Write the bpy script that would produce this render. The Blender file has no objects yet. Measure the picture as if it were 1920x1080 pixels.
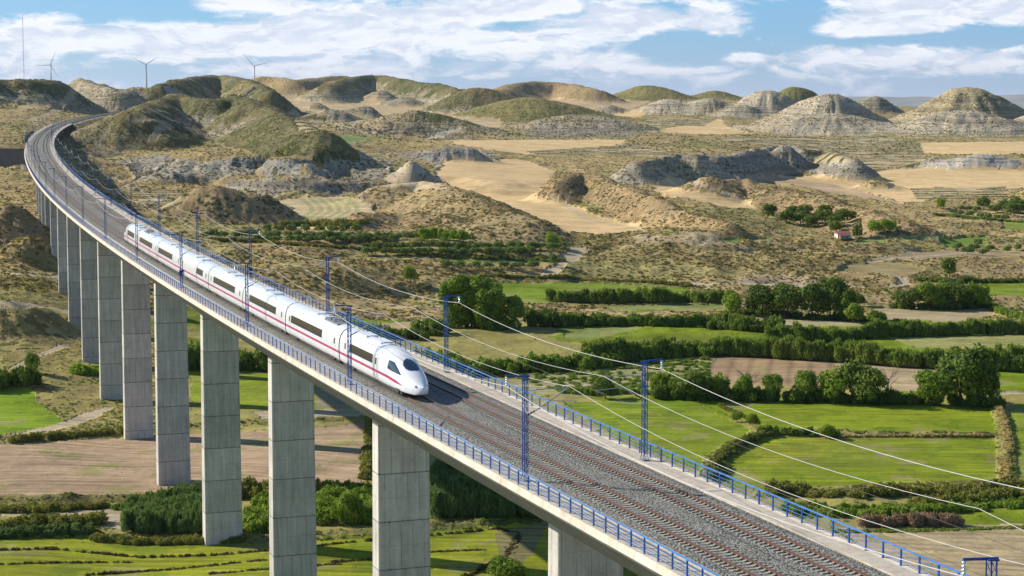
import bpy, math, random
import numpy as np
R = math.radians
C = bpy.context.scene.collection
random.seed(7); rng = np.random.default_rng(7)

# ------------------------------------------------------------------ camera, light
F, CX, CY, Y0, CZ = 3450.0, 960.0, 540.0, 195.6, 66.0      # focal length in photo pixels, horizon row, eye height
PITCH = math.atan((CY - Y0) / F)
cd = bpy.data.cameras.new('camera'); cam = bpy.data.objects.new('camera', cd); C.objects.link(cam)
cd.sensor_width = 36; cd.lens = 36 * F / 1920; cd.clip_start = 1; cd.clip_end = 200000
cam.location = (0, 0, CZ); cam.rotation_euler = (math.pi / 2 - PITCH, 0, 0)
bpy.context.scene.camera = cam
SUN_EL, SUN_AZ = R(30), math.atan2(-0.92, 0.39)            # azimuth from +Y, clockwise positive
sd = bpy.data.lights.new('sun', 'SUN'); sun = bpy.data.objects.new('sun', sd); C.objects.link(sun)
sd.energy = 5.0; sd.angle = R(0.53); sd.color = (1.0, 0.93, 0.82)
sun.rotation_euler = (math.pi / 2 - SUN_EL, 0, -SUN_AZ + math.pi)
sun.location = (-300, 200, 300)
vs = bpy.context.scene.view_settings
vs.view_transform = 'Standard'; vs.look = 'None'; vs.exposure = 0.44; vs.gamma = 1

W = bpy.data.worlds.new('World'); bpy.context.scene.world = W; W.use_nodes = True

class NT:
    """small helper for building node trees"""
    def __init__(s, tree): s.t = tree; s.n = tree.nodes; s.l = tree.links
    def node(s, kind, **kw):
        n = s.n.new(kind)
        for k, v in kw.items(): setattr(n, k, v)
        return n
    def put(s, sock, v):
        if hasattr(v, 'is_output') or isinstance(v, bpy.types.NodeSocket): s.l.new(v, sock)
        elif v is not None: sock.default_value = v
    def math(s, op, a, b=None, c=None, clamp=False):
        n = s.node('ShaderNodeMath', operation=op, use_clamp=clamp)
        s.put(n.inputs[0], a)
        if b is not None: s.put(n.inputs[1], b)
        if c is not None: s.put(n.inputs[2], c)
        return n.outputs[0]
    def vmath(s, op, a, b=None):
        n = s.node('ShaderNodeVectorMath', operation=op); s.put(n.inputs[0], a)
        if b is not None: s.put(n.inputs[1], b)
        return n
    def mix(s, f, a, b, mode='MIX'):
        n = s.node('ShaderNodeMix', data_type='RGBA', blend_type=mode)
        s.put(n.inputs[0], f)
        for i, v in ((6, a), (7, b)):
            if isinstance(v, (tuple, list)): v = tuple(v) + ((1,) if len(v) == 3 else ())
            s.put(n.inputs[i], v)
        return n.outputs[2]
    def noise(s, vec, scale, detail=3, rough=0.55, dist=0.0, out=0):
        n = s.node('ShaderNodeTexNoise'); s.put(n.inputs['Vector'], vec)
        n.inputs['Scale'].default_value = scale; n.inputs['Detail'].default_value = detail
        n.inputs['Roughness'].default_value = rough; n.inputs['Distortion'].default_value = dist
        return n.outputs[out]
    def ss(s, x, a, b, lo=0.0, hi=1.0):
        n = s.node('ShaderNodeMapRange', interpolation_type='SMOOTHSTEP'); s.put(n.inputs[0], x)
        n.inputs[1].default_value = a; n.inputs[2].default_value = b; n.inputs[3].default_value = lo; n.inputs[4].default_value = hi
        return n.outputs[0]
    def comb(s, x, y, z):
        n = s.node('ShaderNodeCombineXYZ'); s.put(n.inputs[0], x); s.put(n.inputs[1], y); s.put(n.inputs[2], z); return n.outputs[0]

def build_world():
    t = NT(W.node_tree); t.n.clear()
    sky = t.node('ShaderNodeTexSky', sky_type='NISHITA', sun_disc=False, sun_elevation=SUN_EL, sun_rotation=SUN_AZ)
    sky.altitude = 500; sky.air_density = 1.0; sky.dust_density = 0.6; sky.ozone_density = 2.5
    tc = t.node('ShaderNodeTexCoord'); d = tc.outputs['Generated']
    sep = t.node('ShaderNodeSeparateXYZ'); t.put(sep.inputs[0], d)
    az = t.math('ARCTAN2', sep.outputs[0], sep.outputs[1])
    el = t.math('ARCSINE', sep.outputs[2])
    # sky colour: the Nishita sky pushed towards the clear cyan-blue of the picture
    hue = t.mix(1.0, sky.outputs[0], (0.66, 0.86, 1.0), 'MULTIPLY')
    # clouds: cumulus/stratocumulus streets, flattened towards the horizon
    u = t.math('MULTIPLY', az, 14.0)
    v = t.math('MULTIPLY', el, 44.0)
    vec = t.comb(u, v, 3.7)
    warp = t.noise(vec, 0.9, 4, 0.6, out=1)
    vec2 = t.vmath('ADD', vec, t.vmath('MULTIPLY', t.vmath('SUBTRACT', warp, (0.5, 0.5, 0.5)).outputs[0], (1.3, 0.75, 0)).outputs[0]).outputs[0]
    n = t.noise(vec2, 1.6, 10, 0.62)
    nd = t.noise(t.vmath('ADD', vec2, (0.05, -0.16, 0.0)).outputs[0], 1.6, 10, 0.62)
    # where the picture has open blue and where it has cloud: (azimuth px, row px, radii px, weight)
    acc = None
    for (px, py, rx, ry, w) in SKYBLOBS:
        a = t.math('MULTIPLY', t.math('SUBTRACT', az, (px - CX) / F), F / rx)
        b = t.math('MULTIPLY', t.math('SUBTRACT', el, (Y0 - py) / F), F / ry)
        q = t.math('ADD', t.math('MULTIPLY', a, a), t.math('MULTIPLY', b, b))
        g = t.math('MULTIPLY', t.math('EXPONENT', t.math('MULTIPLY', q, -1.0)), w)
        acc = g if acc is None else t.math('ADD', acc, g)
    m = t.math('ADD', n, acc)
    m = t.math('ADD', m, 0.02)
    cov = t.ss(m, 0.43, 0.64)
    ahead = t.ss(t.math('ABSOLUTE', az), 0.45, 1.1, 1.0, 0.0)  # clouds and blue outside the view are cut back to lower the fill light
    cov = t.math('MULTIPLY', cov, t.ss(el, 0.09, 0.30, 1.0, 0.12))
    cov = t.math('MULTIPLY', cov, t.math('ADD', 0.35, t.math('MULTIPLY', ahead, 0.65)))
    lit = t.ss(t.math('SUBTRACT', n, nd), -0.10, 0.08)
    thick = t.ss(m, 0.5, 0.75)
    lowhaze = t.ss(el, 0.0, 0.034)
    shade = t.mix(lowhaze, (4.3, 4.9, 6.3), (6.0, 6.5, 7.6))
    bright = t.mix(lowhaze, (6.1, 6.2, 7.0), (9.0, 9.0, 9.2))
    cc = t.mix(t.math('MULTIPLY', lit, t.math('SUBTRACT', 1.0, t.math('MULTIPLY', thick, 0.25))), shade, bright)
    # thin veil near the horizon
    veil = t.math('MULTIPLY', t.ss(el, -0.02, 0.045, 0.75, 0.0), t.ss(t.noise(vec, 0.7, 3), 0.25, 0.7, 0.5, 1.0))
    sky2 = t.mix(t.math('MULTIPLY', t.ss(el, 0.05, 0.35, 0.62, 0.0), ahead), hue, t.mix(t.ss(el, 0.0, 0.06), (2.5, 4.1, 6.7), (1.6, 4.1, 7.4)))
    sky3 = t.mix(veil, sky2, (4.2, 4.9, 6.5))
    col = t.mix(t.math('MULTIPLY', cov, 0.93), sky3, cc)
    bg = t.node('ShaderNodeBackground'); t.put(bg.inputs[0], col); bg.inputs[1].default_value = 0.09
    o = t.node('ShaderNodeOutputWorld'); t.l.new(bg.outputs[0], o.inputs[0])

SKYBLOBS = [(60, 15, 260, 32, -0.30), (330, 22, 110, 26, -0.25), (430, 8, 60, 14, 0.2), (120, 75, 300, 40, 0.2), (480, 75, 260, 26, 0.16),
            (680, 35, 190, 34, 0.22), (800, 75, 230, 22, 0.08), (930, 45, 60, 16, -0.14), (1000, 10, 180, 16, 0.2), (1190, 38, 200, 26, 0.24),
            (1240, 80, 90, 22, -0.12), (1330, 100, 130, 30, -0.30), (1480, 45, 80, 36, -0.34), (1400, 108, 60, 9, 0.30), (1600, 55, 120, 22, 0.3),
            (1720, 20, 150, 24, 0.26), (1760, 78, 180, 10, -0.32), (1900, 20, 60, 24, 0.2), (1870, 62, 80, 14, -0.12), (1640, 112, 230, 18, 0.18),
            (1000, 105, 200, 26, 0.12), (300, 150, 90, 36, -0.20), (700, 130, 360, 22, 0.08), (1840, 160, 180, 14, -0.12), (900, 158, 160, 14, -0.14)]
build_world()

# ------------------------------------------------------------------ object helpers
def mat(name, col, rough=0.7, metal=0.0, var=0.0, scale=2.0, bump=0.0, bscale=8.0, spec=0.3, coat=0.0, col2=None):
    m = bpy.data.materials.new(name); m.use_nodes = True; t = NT(m.node_tree)
    b = t.n['Principled BSDF']
    tc = t.node('ShaderNodeTexCoord')
    c = tuple(col) + (1,)
    if var or col2:
        n = t.noise(tc.outputs['Object'], scale, 4, 0.6)
        lo = tuple(x * (1 - var) for x in col); hi = col2 or tuple(min(1, x * (1 + var)) for x in col)
        c = t.mix(t.ss(n, 0.3, 0.7), lo, hi)
    t.put(b.inputs['Base Color'], c)
    b.inputs['Roughness'].default_value = rough; b.inputs['Metallic'].default_value = metal
    b.inputs['Specular IOR Level'].default_value = spec
    b.inputs['Coat Weight'].default_value = coat
    if bump:
        bn = t.node('ShaderNodeBump'); bn.inputs['Distance'].default_value = bump; bn.inputs['Strength'].default_value = 0.8
        t.put(bn.inputs['Height'], t.noise(tc.outputs['Object'], bscale, 4, 0.6)); t.put(b.inputs['Normal'], bn.outputs[0])
    return m

def tag(o, label=None, cat=None, group=None, kind=None):
    if label: o['label'] = label
    if cat: o['category'] = cat
    if group: o['group'] = group
    if kind: o['kind'] = kind
    return o
def empty(name, loc=(0, 0, 0), rz=0.0):
    o = bpy.data.objects.new(name, None); C.objects.link(o); o.location = loc; o.rotation_euler = (0, 0, rz); o.empty_display_size = 0.5
    return o
def copy_tree(o, parent=None):
    c = o.copy(); C.objects.link(c); c.parent = parent
    for ch in list(o.children): copy_tree(ch, c)
    return c

class MB:
    """collects vertices and faces, then becomes one mesh object"""
    def __init__(s): s.v = []; s.f = []
    def add(s, vs, fs):
        b = len(s.v); s.v.extend([tuple(p) for p in vs]); s.f.extend([tuple(b + i for i in f) for f in fs])
    def box(s, a, b):
        (x0, y0, z0), (x1, y1, z1) = a, b
        s.add([(x0, y0, z0), (x1, y0, z0), (x1, y1, z0), (x0, y1, z0), (x0, y0, z1), (x1, y0, z1), (x1, y1, z1), (x0, y1, z1)],
              [(0, 3, 2, 1), (4, 5, 6, 7), (0, 1, 5, 4), (1, 2, 6, 5), (2, 3, 7, 6), (3, 0, 4, 7)])
    def bar(s, p, q, w, h=None, up=(0, 0, 1)):
        p, q = np.array(p, float), np.array(q, float); h = h or w
        d = q - p; L = np.linalg.norm(d)
        if L < 1e-6: return
        d /= L; u = np.array(up, float)
        if abs(d @ u) > 0.95: u = np.array((1.0, 0, 0))
        x = np.cross(d, u); x /= np.linalg.norm(x); y = np.cross(x, d)
        c = [p + x * a * w / 2 + y * b * h / 2 for a, b in ((-1, -1), (1, -1), (1, 1), (-1, 1))]
        c += [k + d * L for k in c]
        s.add(c, [(3, 2, 1, 0), (4, 5, 6, 7), (0, 1, 5, 4), (1, 2, 6, 5), (2, 3, 7, 6), (3, 0, 4, 7)])
    def tube(s, pts, r, n=8, cap=True):
        pts = [np.array(p, float) for p in pts]; rs = r if hasattr(r, '__len__') else [r] * len(pts)
        rings = []
        for i, p in enumerate(pts):
            d = pts[min(i + 1, len(pts) - 1)] - pts[max(i - 1, 0)]; d /= (np.linalg.norm(d) + 1e-12)
            u = np.array((0, 0, 1.0)) if abs(d[2]) < 0.95 else np.array((1.0, 0, 0))
            x = np.cross(d, u); x /= np.linalg.norm(x); y = np.cross(x, d)
            rings.append([p + (x * math.cos(2 * math.pi * k / n) + y * math.sin(2 * math.pi * k / n)) * rs[i] for k in range(n)])
        vs = [q for rg in rings for q in rg]; fs = []
        for i in range(len(rings) - 1):
            for k in range(n):
                a, b = i * n + k, i * n + (k + 1) % n; fs.append((a, b, b + n, a + n))
        if cap: fs.append(tuple(range(n - 1, -1, -1))); fs.append(tuple(range((len(rings) - 1) * n, len(rings) * n)))
        s.add(vs, fs)
    def build(s, name, m, parent=None, smooth=False, loc=None):
        me = bpy.data.meshes.new(name); me.from_pydata(s.v, [], s.f); me.update()
        if smooth: me.shade_smooth()
        o = bpy.data.objects.new(name, me); C.objects.link(o)
        if m: me.materials.append(m)
        if parent is not None: o.parent = parent
        if loc: o.location = loc
        return o

def npmesh(name, V, Q, m=None, link=True, parent=None, smooth=False):
    """fast mesh from numpy arrays: V (n,3), Q (k,3 or 4)"""
    me = bpy.data.meshes.new(name); nv, nf, k = len(V), len(Q), Q.shape[1]
    me.vertices.add(nv); me.vertices.foreach_set('co', np.ascontiguousarray(V, dtype=np.float32).ravel())
    me.loops.add(nf * k); me.loops.foreach_set('vertex_index', np.ascontiguousarray(Q, dtype=np.int32).ravel())
    me.polygons.add(nf); me.polygons.foreach_set('loop_start', np.arange(0, nf * k, k, dtype=np.int32))
    if smooth: me.polygons.foreach_set('use_smooth', np.ones(nf, dtype=bool))
    me.update(calc_edges=True)
    if m: me.materials.append(m)
    o = bpy.data.objects.new(name, me)
    if link: C.objects.link(o)
    if parent is not None: o.parent = parent
    return o

# ------------------------------------------------------------------ alignment of the railway
PS = np.arange(-130.0, 2500.0, 2.0)
_k = np.interp(PS, [0, 150, 300, 450, 600, 800, 1000, 1300, 1700], [9.66e-5, 1.654e-4, 1.64e-4, 1.496e-4, 9.4e-5, 1.154e-4, 1.667e-4, 2.4e-4, 2.6e-4])
_a = -np.concatenate([[0], np.cumsum((_k[1:] + _k[:-1]) / 2) * 2.0]); _a += 0.36252 - np.interp(0, PS, _a)
PX = np.concatenate([[0], np.cumsum(-np.sin((_a[1:] + _a[:-1]) / 2)) * 2.0]); PY = np.concatenate([[0], np.cumsum(np.cos((_a[1:] + _a[:-1]) / 2)) * 2.0])
PX += 19.94 - np.interp(0, PS, PX); PY += 100 - np.interp(0, PS, PY)
def walk_z(s):
    q = np.minimum(np.maximum(s, 0), 1300); return 66 - 26.743 + 0.003364 * s + 5.7e-6 * q ** 2 + (np.maximum(s, 1300) - 1300) * 0.0125 - 1.1
def at(s, off=0.0, dz=0.0):
    a = np.interp(s, PS, _a)
    return np.array([np.interp(s, PS, PX) + off * np.cos(a), np.interp(s, PS, PY) + off * np.sin(a), walk_z(s) + dz])
def head(s): return float(np.interp(s, PS, _a))       # rotation about z so that local +Y runs along the line
S_AB = 1290.0

# ------------------------------------------------------------------ terrain
def hsh(ix, iy, seed):
    h = (ix * 374761393 + iy * 668265263 + seed * 974711) & 0xffffffff
    h = ((h ^ (h >> 13)) * 1274126177) & 0xffffffff
    return ((h ^ (h >> 16)) & 0xffff) / 65535.0
def vnoise(x, y, seed=0):
    ix = np.floor(x).astype(np.int64); iy = np.floor(y).astype(np.int64); fx = x - ix; fy = y - iy
    fx = fx * fx * (3 - 2 * fx); fy = fy * fy * (3 - 2 * fy)
    a = hsh(ix, iy, seed); b = hsh(ix + 1, iy, seed); c = hsh(ix, iy + 1, seed); d = hsh(ix + 1, iy + 1, seed)
    return (a * (1 - fx) + b * fx) * (1 - fy) + (c * (1 - fx) + d * fx) * fy
def fbm(x, y, sc, oc=4, seed=0, g=0.5):
    r = 0; a = 1; t = 0
    for i in range(oc):
        r = r + a * vnoise(x / sc * 2 ** i + 17.3 * i, y / sc * 2 ** i - 9.1 * i, seed + i); t += a; a *= g
    return r / t
def ridged(x, y, sc, oc=4, seed=0):
    r = 0; a = 1; t = 0
    for i in range(oc):
        r = r + a * (1 - np.abs(2 * vnoise(x / sc * 2 ** i + 5.3 * i, y / sc * 2 ** i + 3.1 * i, seed + i) - 1)); t += a; a *= 0.5
    return r / t
def sst(x, a, b):
    t = np.clip((x - a) / (b - a), 0, 1); return t * t * (3 - 2 * t)

BY = [0, 400, 460, 510, 560, 620, 660, 700, 760, 800, 860, 950, 1000, 1012, 1042, 1055, 1150, 1250, 1400, 1600, 1800, 2000, 2300, 2800, 3300, 3800, 4300, 6000, 9000, 30000]
BX = [-400, 0, 250, 500, 800, 1200, 1600, 1920, 2400]
BZ = {  # ground height by distance (m) for each bearing (photo column)
 -400: [2, 2, 6, 10, 14, 17, 17, 18, 20, 22, 25, 31, 34, 42, 43, 44, 48, 52, 56, 62, 70, 78, 80, 84, 90, 104, 104, 98, 10, 0],
 0:    [0, 0, 4, 9, 14, 17, 17, 17.5, 19, 21, 24.5, 30, 33, 42, 43, 43.5, 47, 50, 54, 60, 66, 72, 76, 82, 90, 104, 104, 98, 10, 0],
 250:  [0, -1, 1, 3, 6, 10, 14, 16, 18, 19, 20.5, 23, 24.5, 27, 28, 31, 35, 37.5, 41, 46, 51, 56, 62, 66, 74, 96, 100, 98, 10, 0],
 500:  [0, 0, 0, 0, 0.8, 6, 12.5, 14.5, 14.8, 15.2, 16.0, 17.6, 17.9, 25, 25.6, 35, 37, 38.5, 40.5, 43, 46, 48.5, 52, 58, 68, 108, 106, 98, 10, 0],
 800:  [0, 0, 0, 0, 0, 1.0, 7, 13, 13.6, 14.0, 15.0, 17.0, 18.0, 21, 21.6, 25, 26, 27, 28, 29.5, 31, 33.5, 37.5, 46, 60, 98, 96, 80, 10, 0],
 1200: [0, 0, 0, 0, 0, 0, 1.0, 5.0, 9.5, 10.5, 12.0, 15.0, 16.0, 16.4, 17.0, 17.2, 18.6, 20, 21.5, 23.5, 25, 27, 32, 44, 58, 78, 78, 50, 10, 0],
 1600: [0, 0, 0, 0, 0, 0, 0.5, 2.5, 6, 5, 5, 5, 5, 5, 5.2, 5.4, 7, 9.5, 12, 15.5, 18, 20, 24, 36, 48, 64, 64, 40, 10, 0],
 1920: [0, 0, 0, 0, 0, 0, 0.3, 0.6, 1.5, 2, 2, 2.6, 3, 3, 3.4, 3.6, 6, 9.5, 12.5, 16, 18.5, 20, 23, 33, 40, 44, 40, 20, 5, 0],
 2400: [0, 0, 0, 0, 0, 0, 0.3, 0.6, 1.5, 2, 2, 2.6, 3, 3, 3.4, 3.6, 6, 9.5, 12.5, 16, 18.5, 20, 23, 33, 40, 44, 40, 20, 5, 0]}
BT = (np.array(BX) - CX) / F; BA = np.array([BZ[k] for k in BX], float)
def base_z(x, y):
    wx = (fbm(x, y, 60, 3, 5) - 0.5) * 2; yw = y + wx * np.clip((y - 450) * 0.12, 0, 60)
    t = np.clip(x / np.maximum(y, 1), BT[0], BT[-1]); t = np.clip(t + (fbm(x, y, 90, 2, 9) - .5) * .02, BT[0], BT[-1])
    j = np.clip(np.searchsorted(BT, t) - 1, 0, len(BT) - 2); ft = (t - BT[j]) / (BT[j + 1] - BT[j]); ft = ft * ft * (3 - 2 * ft)
    k = np.clip(np.searchsorted(BY, yw) - 1, 0, len(BY) - 2); by = np.array(BY, float); fy = np.clip((yw - by[k]) / (by[k + 1] - by[k]), 0, 1)
    z0 = BA[j, k] * (1 - fy) + BA[j, k + 1] * fy; z1 = BA[j + 1, k] * (1 - fy) + BA[j + 1, k + 1] * fy
    return z0 * (1 - ft) + z1 * ft
def ray(px, py):
    u = (px - CX) / F; v = (CY - py) / F; c, s_ = math.cos(PITCH), math.sin(PITCH)
    fy = c + v * s_; return u / fy, (v * c - s_) / fy            # X/Y and dz/dY
def base_hit(px, py):
    t, m = ray(px, py); Y = np.exp(np.linspace(math.log(150), math.log(8000), 3000))
    h = base_z(t * Y, Y); r = CZ + m * Y; i = np.argmax(h >= r)
    return Y[i] if h[i] >= r[i] else 4300.0
# hills: centre column, foot row, top row, half width left/right (px), depth ratio, power, cover
HILLS = [
 (203, 185, 166, 40, 26, .8, .8, 'grey'), (262, 208, 163, 62, 60, 1.0, .8, 'grey'), (718, 190, 169, 50, 35, .8, .7, 'pale'), (760, 200, 182, 60, 48, .7, .8, 'grey'), (596, 207, 192, 28, 24, .8, .8, 'grey'), (690, 222, 199, 70, 34, .8, .8, 'grey'),
 (630, 232, 206, 70, 70, .6, .8, 'grey'), (783, 250, 207, 120, 130, .6, .85, 'green'), (745, 258, 226, 120, 130, .5, .8, 'grey'), (895, 218, 164, 95, 130, .8, .85, 'dark'), (985, 228, 182, 130, 170, .7, .9, 'olive'), (1090, 248, 214, 130, 150, .5, .8, 'grey'),
 (1215, 188, 160, 78, 92, .9, .75, 'olive'), (1145, 214, 197, 40, 42, .8, .8, 'green'), (1345, 188, 170, 56, 58, .9, .75, 'olive'), (1255, 216, 186, 70, 80, .8, .8, 'pale'), (1330, 218, 184, 70, 80, .8, .7, 'pale'), (1437, 222, 168, 85, 90, .9, .75, 'pale'),
 (1492, 205, 162, 62, 68, .9, .75, 'olive'), (1395, 222, 196, 60, 60, .8, .8, 'pale'), (1555, 248, 175, 115, 135, .9, .78, 'pale'), (1560, 255, 212, 180, 190, .7, .85, 'pale'), (1640, 215, 179, 60, 55, .8, .8, 'grey'), (1812, 240, 163, 128, 145, .9, .72, 'tanpale'),
 (1800, 258, 206, 150, 190, .7, .8, 'pale'), (1955, 255, 205, 90, 130, .8, .8, 'pale'), (772, 347, 301, 45, 50, 1.0, 1.2, 'white'), (850, 303, 276, 130, 90, .35, .8, 'rock'), (1840, 320, 289, 110, 130, .5, .6, 'white'), (1760, 318, 296, 70, 70, .5, .8, 'grey'),
 (1640, 360, 340, 45, 60, .7, .9, 'brown'), (405, 418, 346, 105, 150, .8, .8, 'brown'), (480, 418, 362, 70, 76, .7, .8, 'brown'), (1240, 480, 432, 170, 190, 1.0, .9, 'scrub'), (1400, 462, 428, 150, 150, .9, .9, 'soil'), (1560, 478, 446, 140, 150, .9, .9, 'scrub'),
 (1130, 470, 440, 90, 120, .9, .9, 'scrub'), (1480, 515, 484, 190, 120, .8, .8, 'scrub'), (20, 470, 382, 80, 90, 1.0, .9, 'brown'), (60, 500, 446, 70, 70, .9, .9, 'scrub'), (0, 640, 560, 130, 120, 1.1, .9, 'scrub'), (90, 625, 580, 60, 50, .9, .9, 'scrub'),
 (1935, 395, 352, 60, 60, .8, .8, 'olive'), (640, 550, 497, 130, 150, .9, .9, 'scrub'), (800, 535, 506, 110, 110, .9, .9, 'scrub')]
RIDGES = []
def crest(pts, drop, w, dr, cov, pw=.9, n=1): RIDGES.append((pts, drop, w, dr, cov, pw))
crest([(-200, 152), (-80, 150), (0, 148), (60, 151), (110, 152)], 48, 95, .8, 'dark'); crest([(150, 146), (185, 157), (215, 168)], 36, 50, .9, 'grey')
crest([(225, 172), (262, 163)], 40, 60, .9, 'grey'); crest([(300, 158), (335, 149), (370, 143), (405, 140), (440, 143), (475, 152), (505, 170)], 52, 62, .9, 'dark')
crest([(245, 210), (290, 190), (330, 177), (370, 184), (405, 188), (440, 180), (475, 192)], 72, 120, .8, 'dark'); crest([(440, 178), (480, 194), (520, 212), (565, 230), (605, 246)], 60, 105, .7, 'dark')
crest([(300, 236), (380, 232), (460, 236), (540, 244)], 26, 80, .6, 'grey')
crest([(490, 143), (520, 144), (555, 150), (590, 146), (625, 142), (650, 142)], 34, 55, .8, 'brown'); crest([(615, 158), (650, 146), (690, 140), (725, 141), (760, 149), (795, 155), (830, 157), (858, 168)], 36, 55, .9, 'green')
crest([(935, 166), (965, 156), (1000, 152), (1040, 153), (1080, 158), (1120, 168)], 28, 55, .8, 'brown')
HILLS.append((1300, 338, 285, 48, 70, 1.0, 1.2, 'white')); HILLS.append((1470, 326, 270, 50, 60, 1.0, 1.2, 'rock'))
crest([(1195, 304), (1245, 294), (1305, 285), (1355, 292), (1400, 285), (1440, 275), (1472, 271), (1512, 281), (1553, 279), (1600, 298)], 44, 52, .9, 'rock', 1.1)
crest([(745, 345), (795, 343), (845, 354), (895, 372), (940, 390), (985, 412)], 46, 115, .9, 'soil'); crest([(690, 398), (760, 396), (840, 402)], 34, 80, .9, 'brown')
crest([(1050, 336), (1090, 321), (1135, 334), (1185, 352), (1240, 376), (1300, 398), (1370, 415)], 46, 66, 1.0, 'brown')
crest([(1345, 334), (1390, 336), (1450, 348), (1510, 362), (1570, 378), (1630, 396), (1690, 412)], 42, 85, 1.0, 'brown')
HP = []
for (cx, fy, ty, wl, wr, dr, pw, cov) in HILLS:
    yf = base_hit(cx, fy); w = (wl + wr) / 2 * yf / F; ry = w * dr; yc = yf + ry * 0.95; t, m = ray(cx, ty)
    xc = t * yc; hz = CZ + m * yc - float(base_z(np.array([xc]), np.array([yc]))[0])
    HP.append((xc, yc, wl * yc / F * 1.38, wr * yc / F * 1.38, ry * 1.3, max(hz, 1.0), pw, cov))
def dens(poly, n=6, closed=True):
    out = []; m = len(poly)
    for i in range(m if closed else m - 1):
        a, b = poly[i], poly[(i + 1) % m]
        for k in range(n): out.append((a[0] + (b[0] - a[0]) * k / n, a[1] + (b[1] - a[1]) * k / n))
    if not closed: out.append(poly[-1])
    return out
RP = []
for (pts, drop, w, dr, cov, pw) in RIDGES:
    P_ = []
    for (px, ty) in dens(pts, 3, False):
        yf = base_hit(px, ty + drop); ww = w * 1.25 * yf / F; yc = yf + ww * .75; t, m = ray(px, ty); xc = t * yc; P_.append((xc, yc, max(CZ + m * yc - float(base_z(np.array([xc]), np.array([yc]))[0]), 1), ww))
    P_ = np.array(P_); K = np.array([.25, .5, .25])
    for c_ in (1, 2): P_[1:-1, c_] = np.convolve(P_[:, c_], K, 'valid')
    RP.append((P_, dr, cov, pw))
COVN = ['none', 'dark', 'tan', 'grey', 'brown', 'green', 'pale', 'olive', 'tanpale', 'white', 'rock', 'soil', 'scrub']
def hills_z(x, y):
    h = np.zeros_like(x); cov = np.zeros(x.shape, np.int8)
    wob = (fbm(x, y, 130, 3, 21) - 0.5)
    er = ridged(x, y, 45, 4, 33) - 0.6
    for P_, dr, cv, pw in RP:
        wm = P_[:, 3].max() * 1.5; mk = (x > P_[:, 0].min() - wm) & (x < P_[:, 0].max() + wm) & (y > P_[:, 1].min() - wm) & (y < P_[:, 1].max() + wm); X, Y = x[mk], y[mk]; v = np.zeros(X.shape); wb = 1 + .5 * wob[mk]; al = np.zeros(X.shape); rb = np.ones(X.shape) * 9
        ff = fbm(X, Y, 55, 3, 401) - .5; ac = 0.0
        for p, q in zip(P_[:-1], P_[1:]):
            e = q[:2] - p[:2]; L2 = e @ e + 1e-9; t_ = np.clip(((X - p[0]) * e[0] + (Y - p[1]) * e[1]) / L2, 0, 1); d = np.hypot(X - p[0] - t_ * e[0], Y - p[1] - t_ * e[1]); H_ = p[2] + (q[2] - p[2]) * t_; r = d / (p[3] + (q[3] - p[3]) * t_) * wb
            vv = H_ * (.6 * np.exp(-(r * 1.6) ** 2.1) + .4 * np.maximum(1 - np.sqrt(r * r + .012), 0) / .89); u = vv > v; v[u] = vv[u]; rb[u] = r[u]; al[u] = ac + t_[u] * math.sqrt(L2); ac += math.sqrt(L2)
        gu = (np.abs(2 * vnoise(al / 26, rb * 1.2 + ff, 71) - 1) - .5) * .6 + (np.abs(2 * vnoise(al / 10, rb * 1.6, 72) - 1) - .5) * .35
        v = v * (1 + .22 * er[mk] * np.minimum(1, rb * 2) + gu * (.22 if cv in ('dark', 'green', 'brown') else .38) * sst(rb, .08, .4) * (1 - sst(rb, .85, 1.1)) + ff * .35 * sst(rb, 0, .4))
        v = np.where(rb < 1.25, np.maximum(v - .01 * P_[:, 2].max(), 0), 0)
        cur = h[mk]; k = .18 * P_[:, 2].mean() + .6; d = np.clip(0.5 + 0.5 * (v - cur) / k, 0, 1); h[mk] = cur * (1 - d) + v * d + k * d * (1 - d) * np.minimum(1, np.minimum(v, cur) / (.25 * k))
        c = cov[mk]; c[(v > cur) & (v > (0.07 + .16 * wob[mk]) * P_[:, 2].mean() + .1)] = COVN.index(cv); cov[mk] = c
    for (xc, yc, wl, wr, ry, hz, pw, cv) in HP:
        mk = (np.abs(y - yc) < ry * 1.7) & (x > xc - wl * 1.7) & (x < xc + wr * 1.7)
        if not mk.any(): continue
        X, Y = x[mk], y[mk]; dx = X - xc; w = np.where(dx < 0, wl, wr)
        r = np.sqrt((dx / w) ** 2 + ((Y - yc) / ry) ** 2) * (1 + 0.45 * wob[mk])
        th = np.arctan2(Y - yc, dx); gul = np.abs(2 * vnoise(th * 3.2 + xc, r * 1.5 + yc, 61) - 1) * .6 + np.abs(2 * vnoise(th * 7.5 + xc, r * 2.5, 62) - 1) * .4
        fl = .30 if pw > 1 else (.78 if pw < .78 else .58)
        v = hz * (fl * np.exp(-(r * (1.62 + .25 * (fl < .5))) ** 2.25) + (1 - fl) * np.maximum(1 - np.sqrt(r * r + .012), 0) ** 1.15 / (1 - .11) ** 1.15) - .012 * hz; v = np.where(r < 1.3, np.maximum(v, 0), 0)
        v = v * (1 + 0.13 * er[mk] * np.minimum(1, r * 2.0) + (gul - .5) * (.16 if cv in ('dark', 'green', 'olive') else .30) * sst(r, .12, .5) * (1 - sst(r, .9, 1.2)))
        cur = h[mk]; k = 0.26 * hz + 0.6
        d = np.clip(0.5 + 0.5 * (v - cur) / k, 0, 1); nv = cur * (1 - d) + v * d + k * d * (1 - d) * np.minimum(1, np.minimum(v, cur) / (.25 * k))
        h[mk] = nv
        c = cov[mk]; c[(v > cur) & (v > (0.07 + .16 * wob[mk]) * hz + .1)] = COVN.index(cv); cov[mk] = c
    return h, cov

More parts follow.
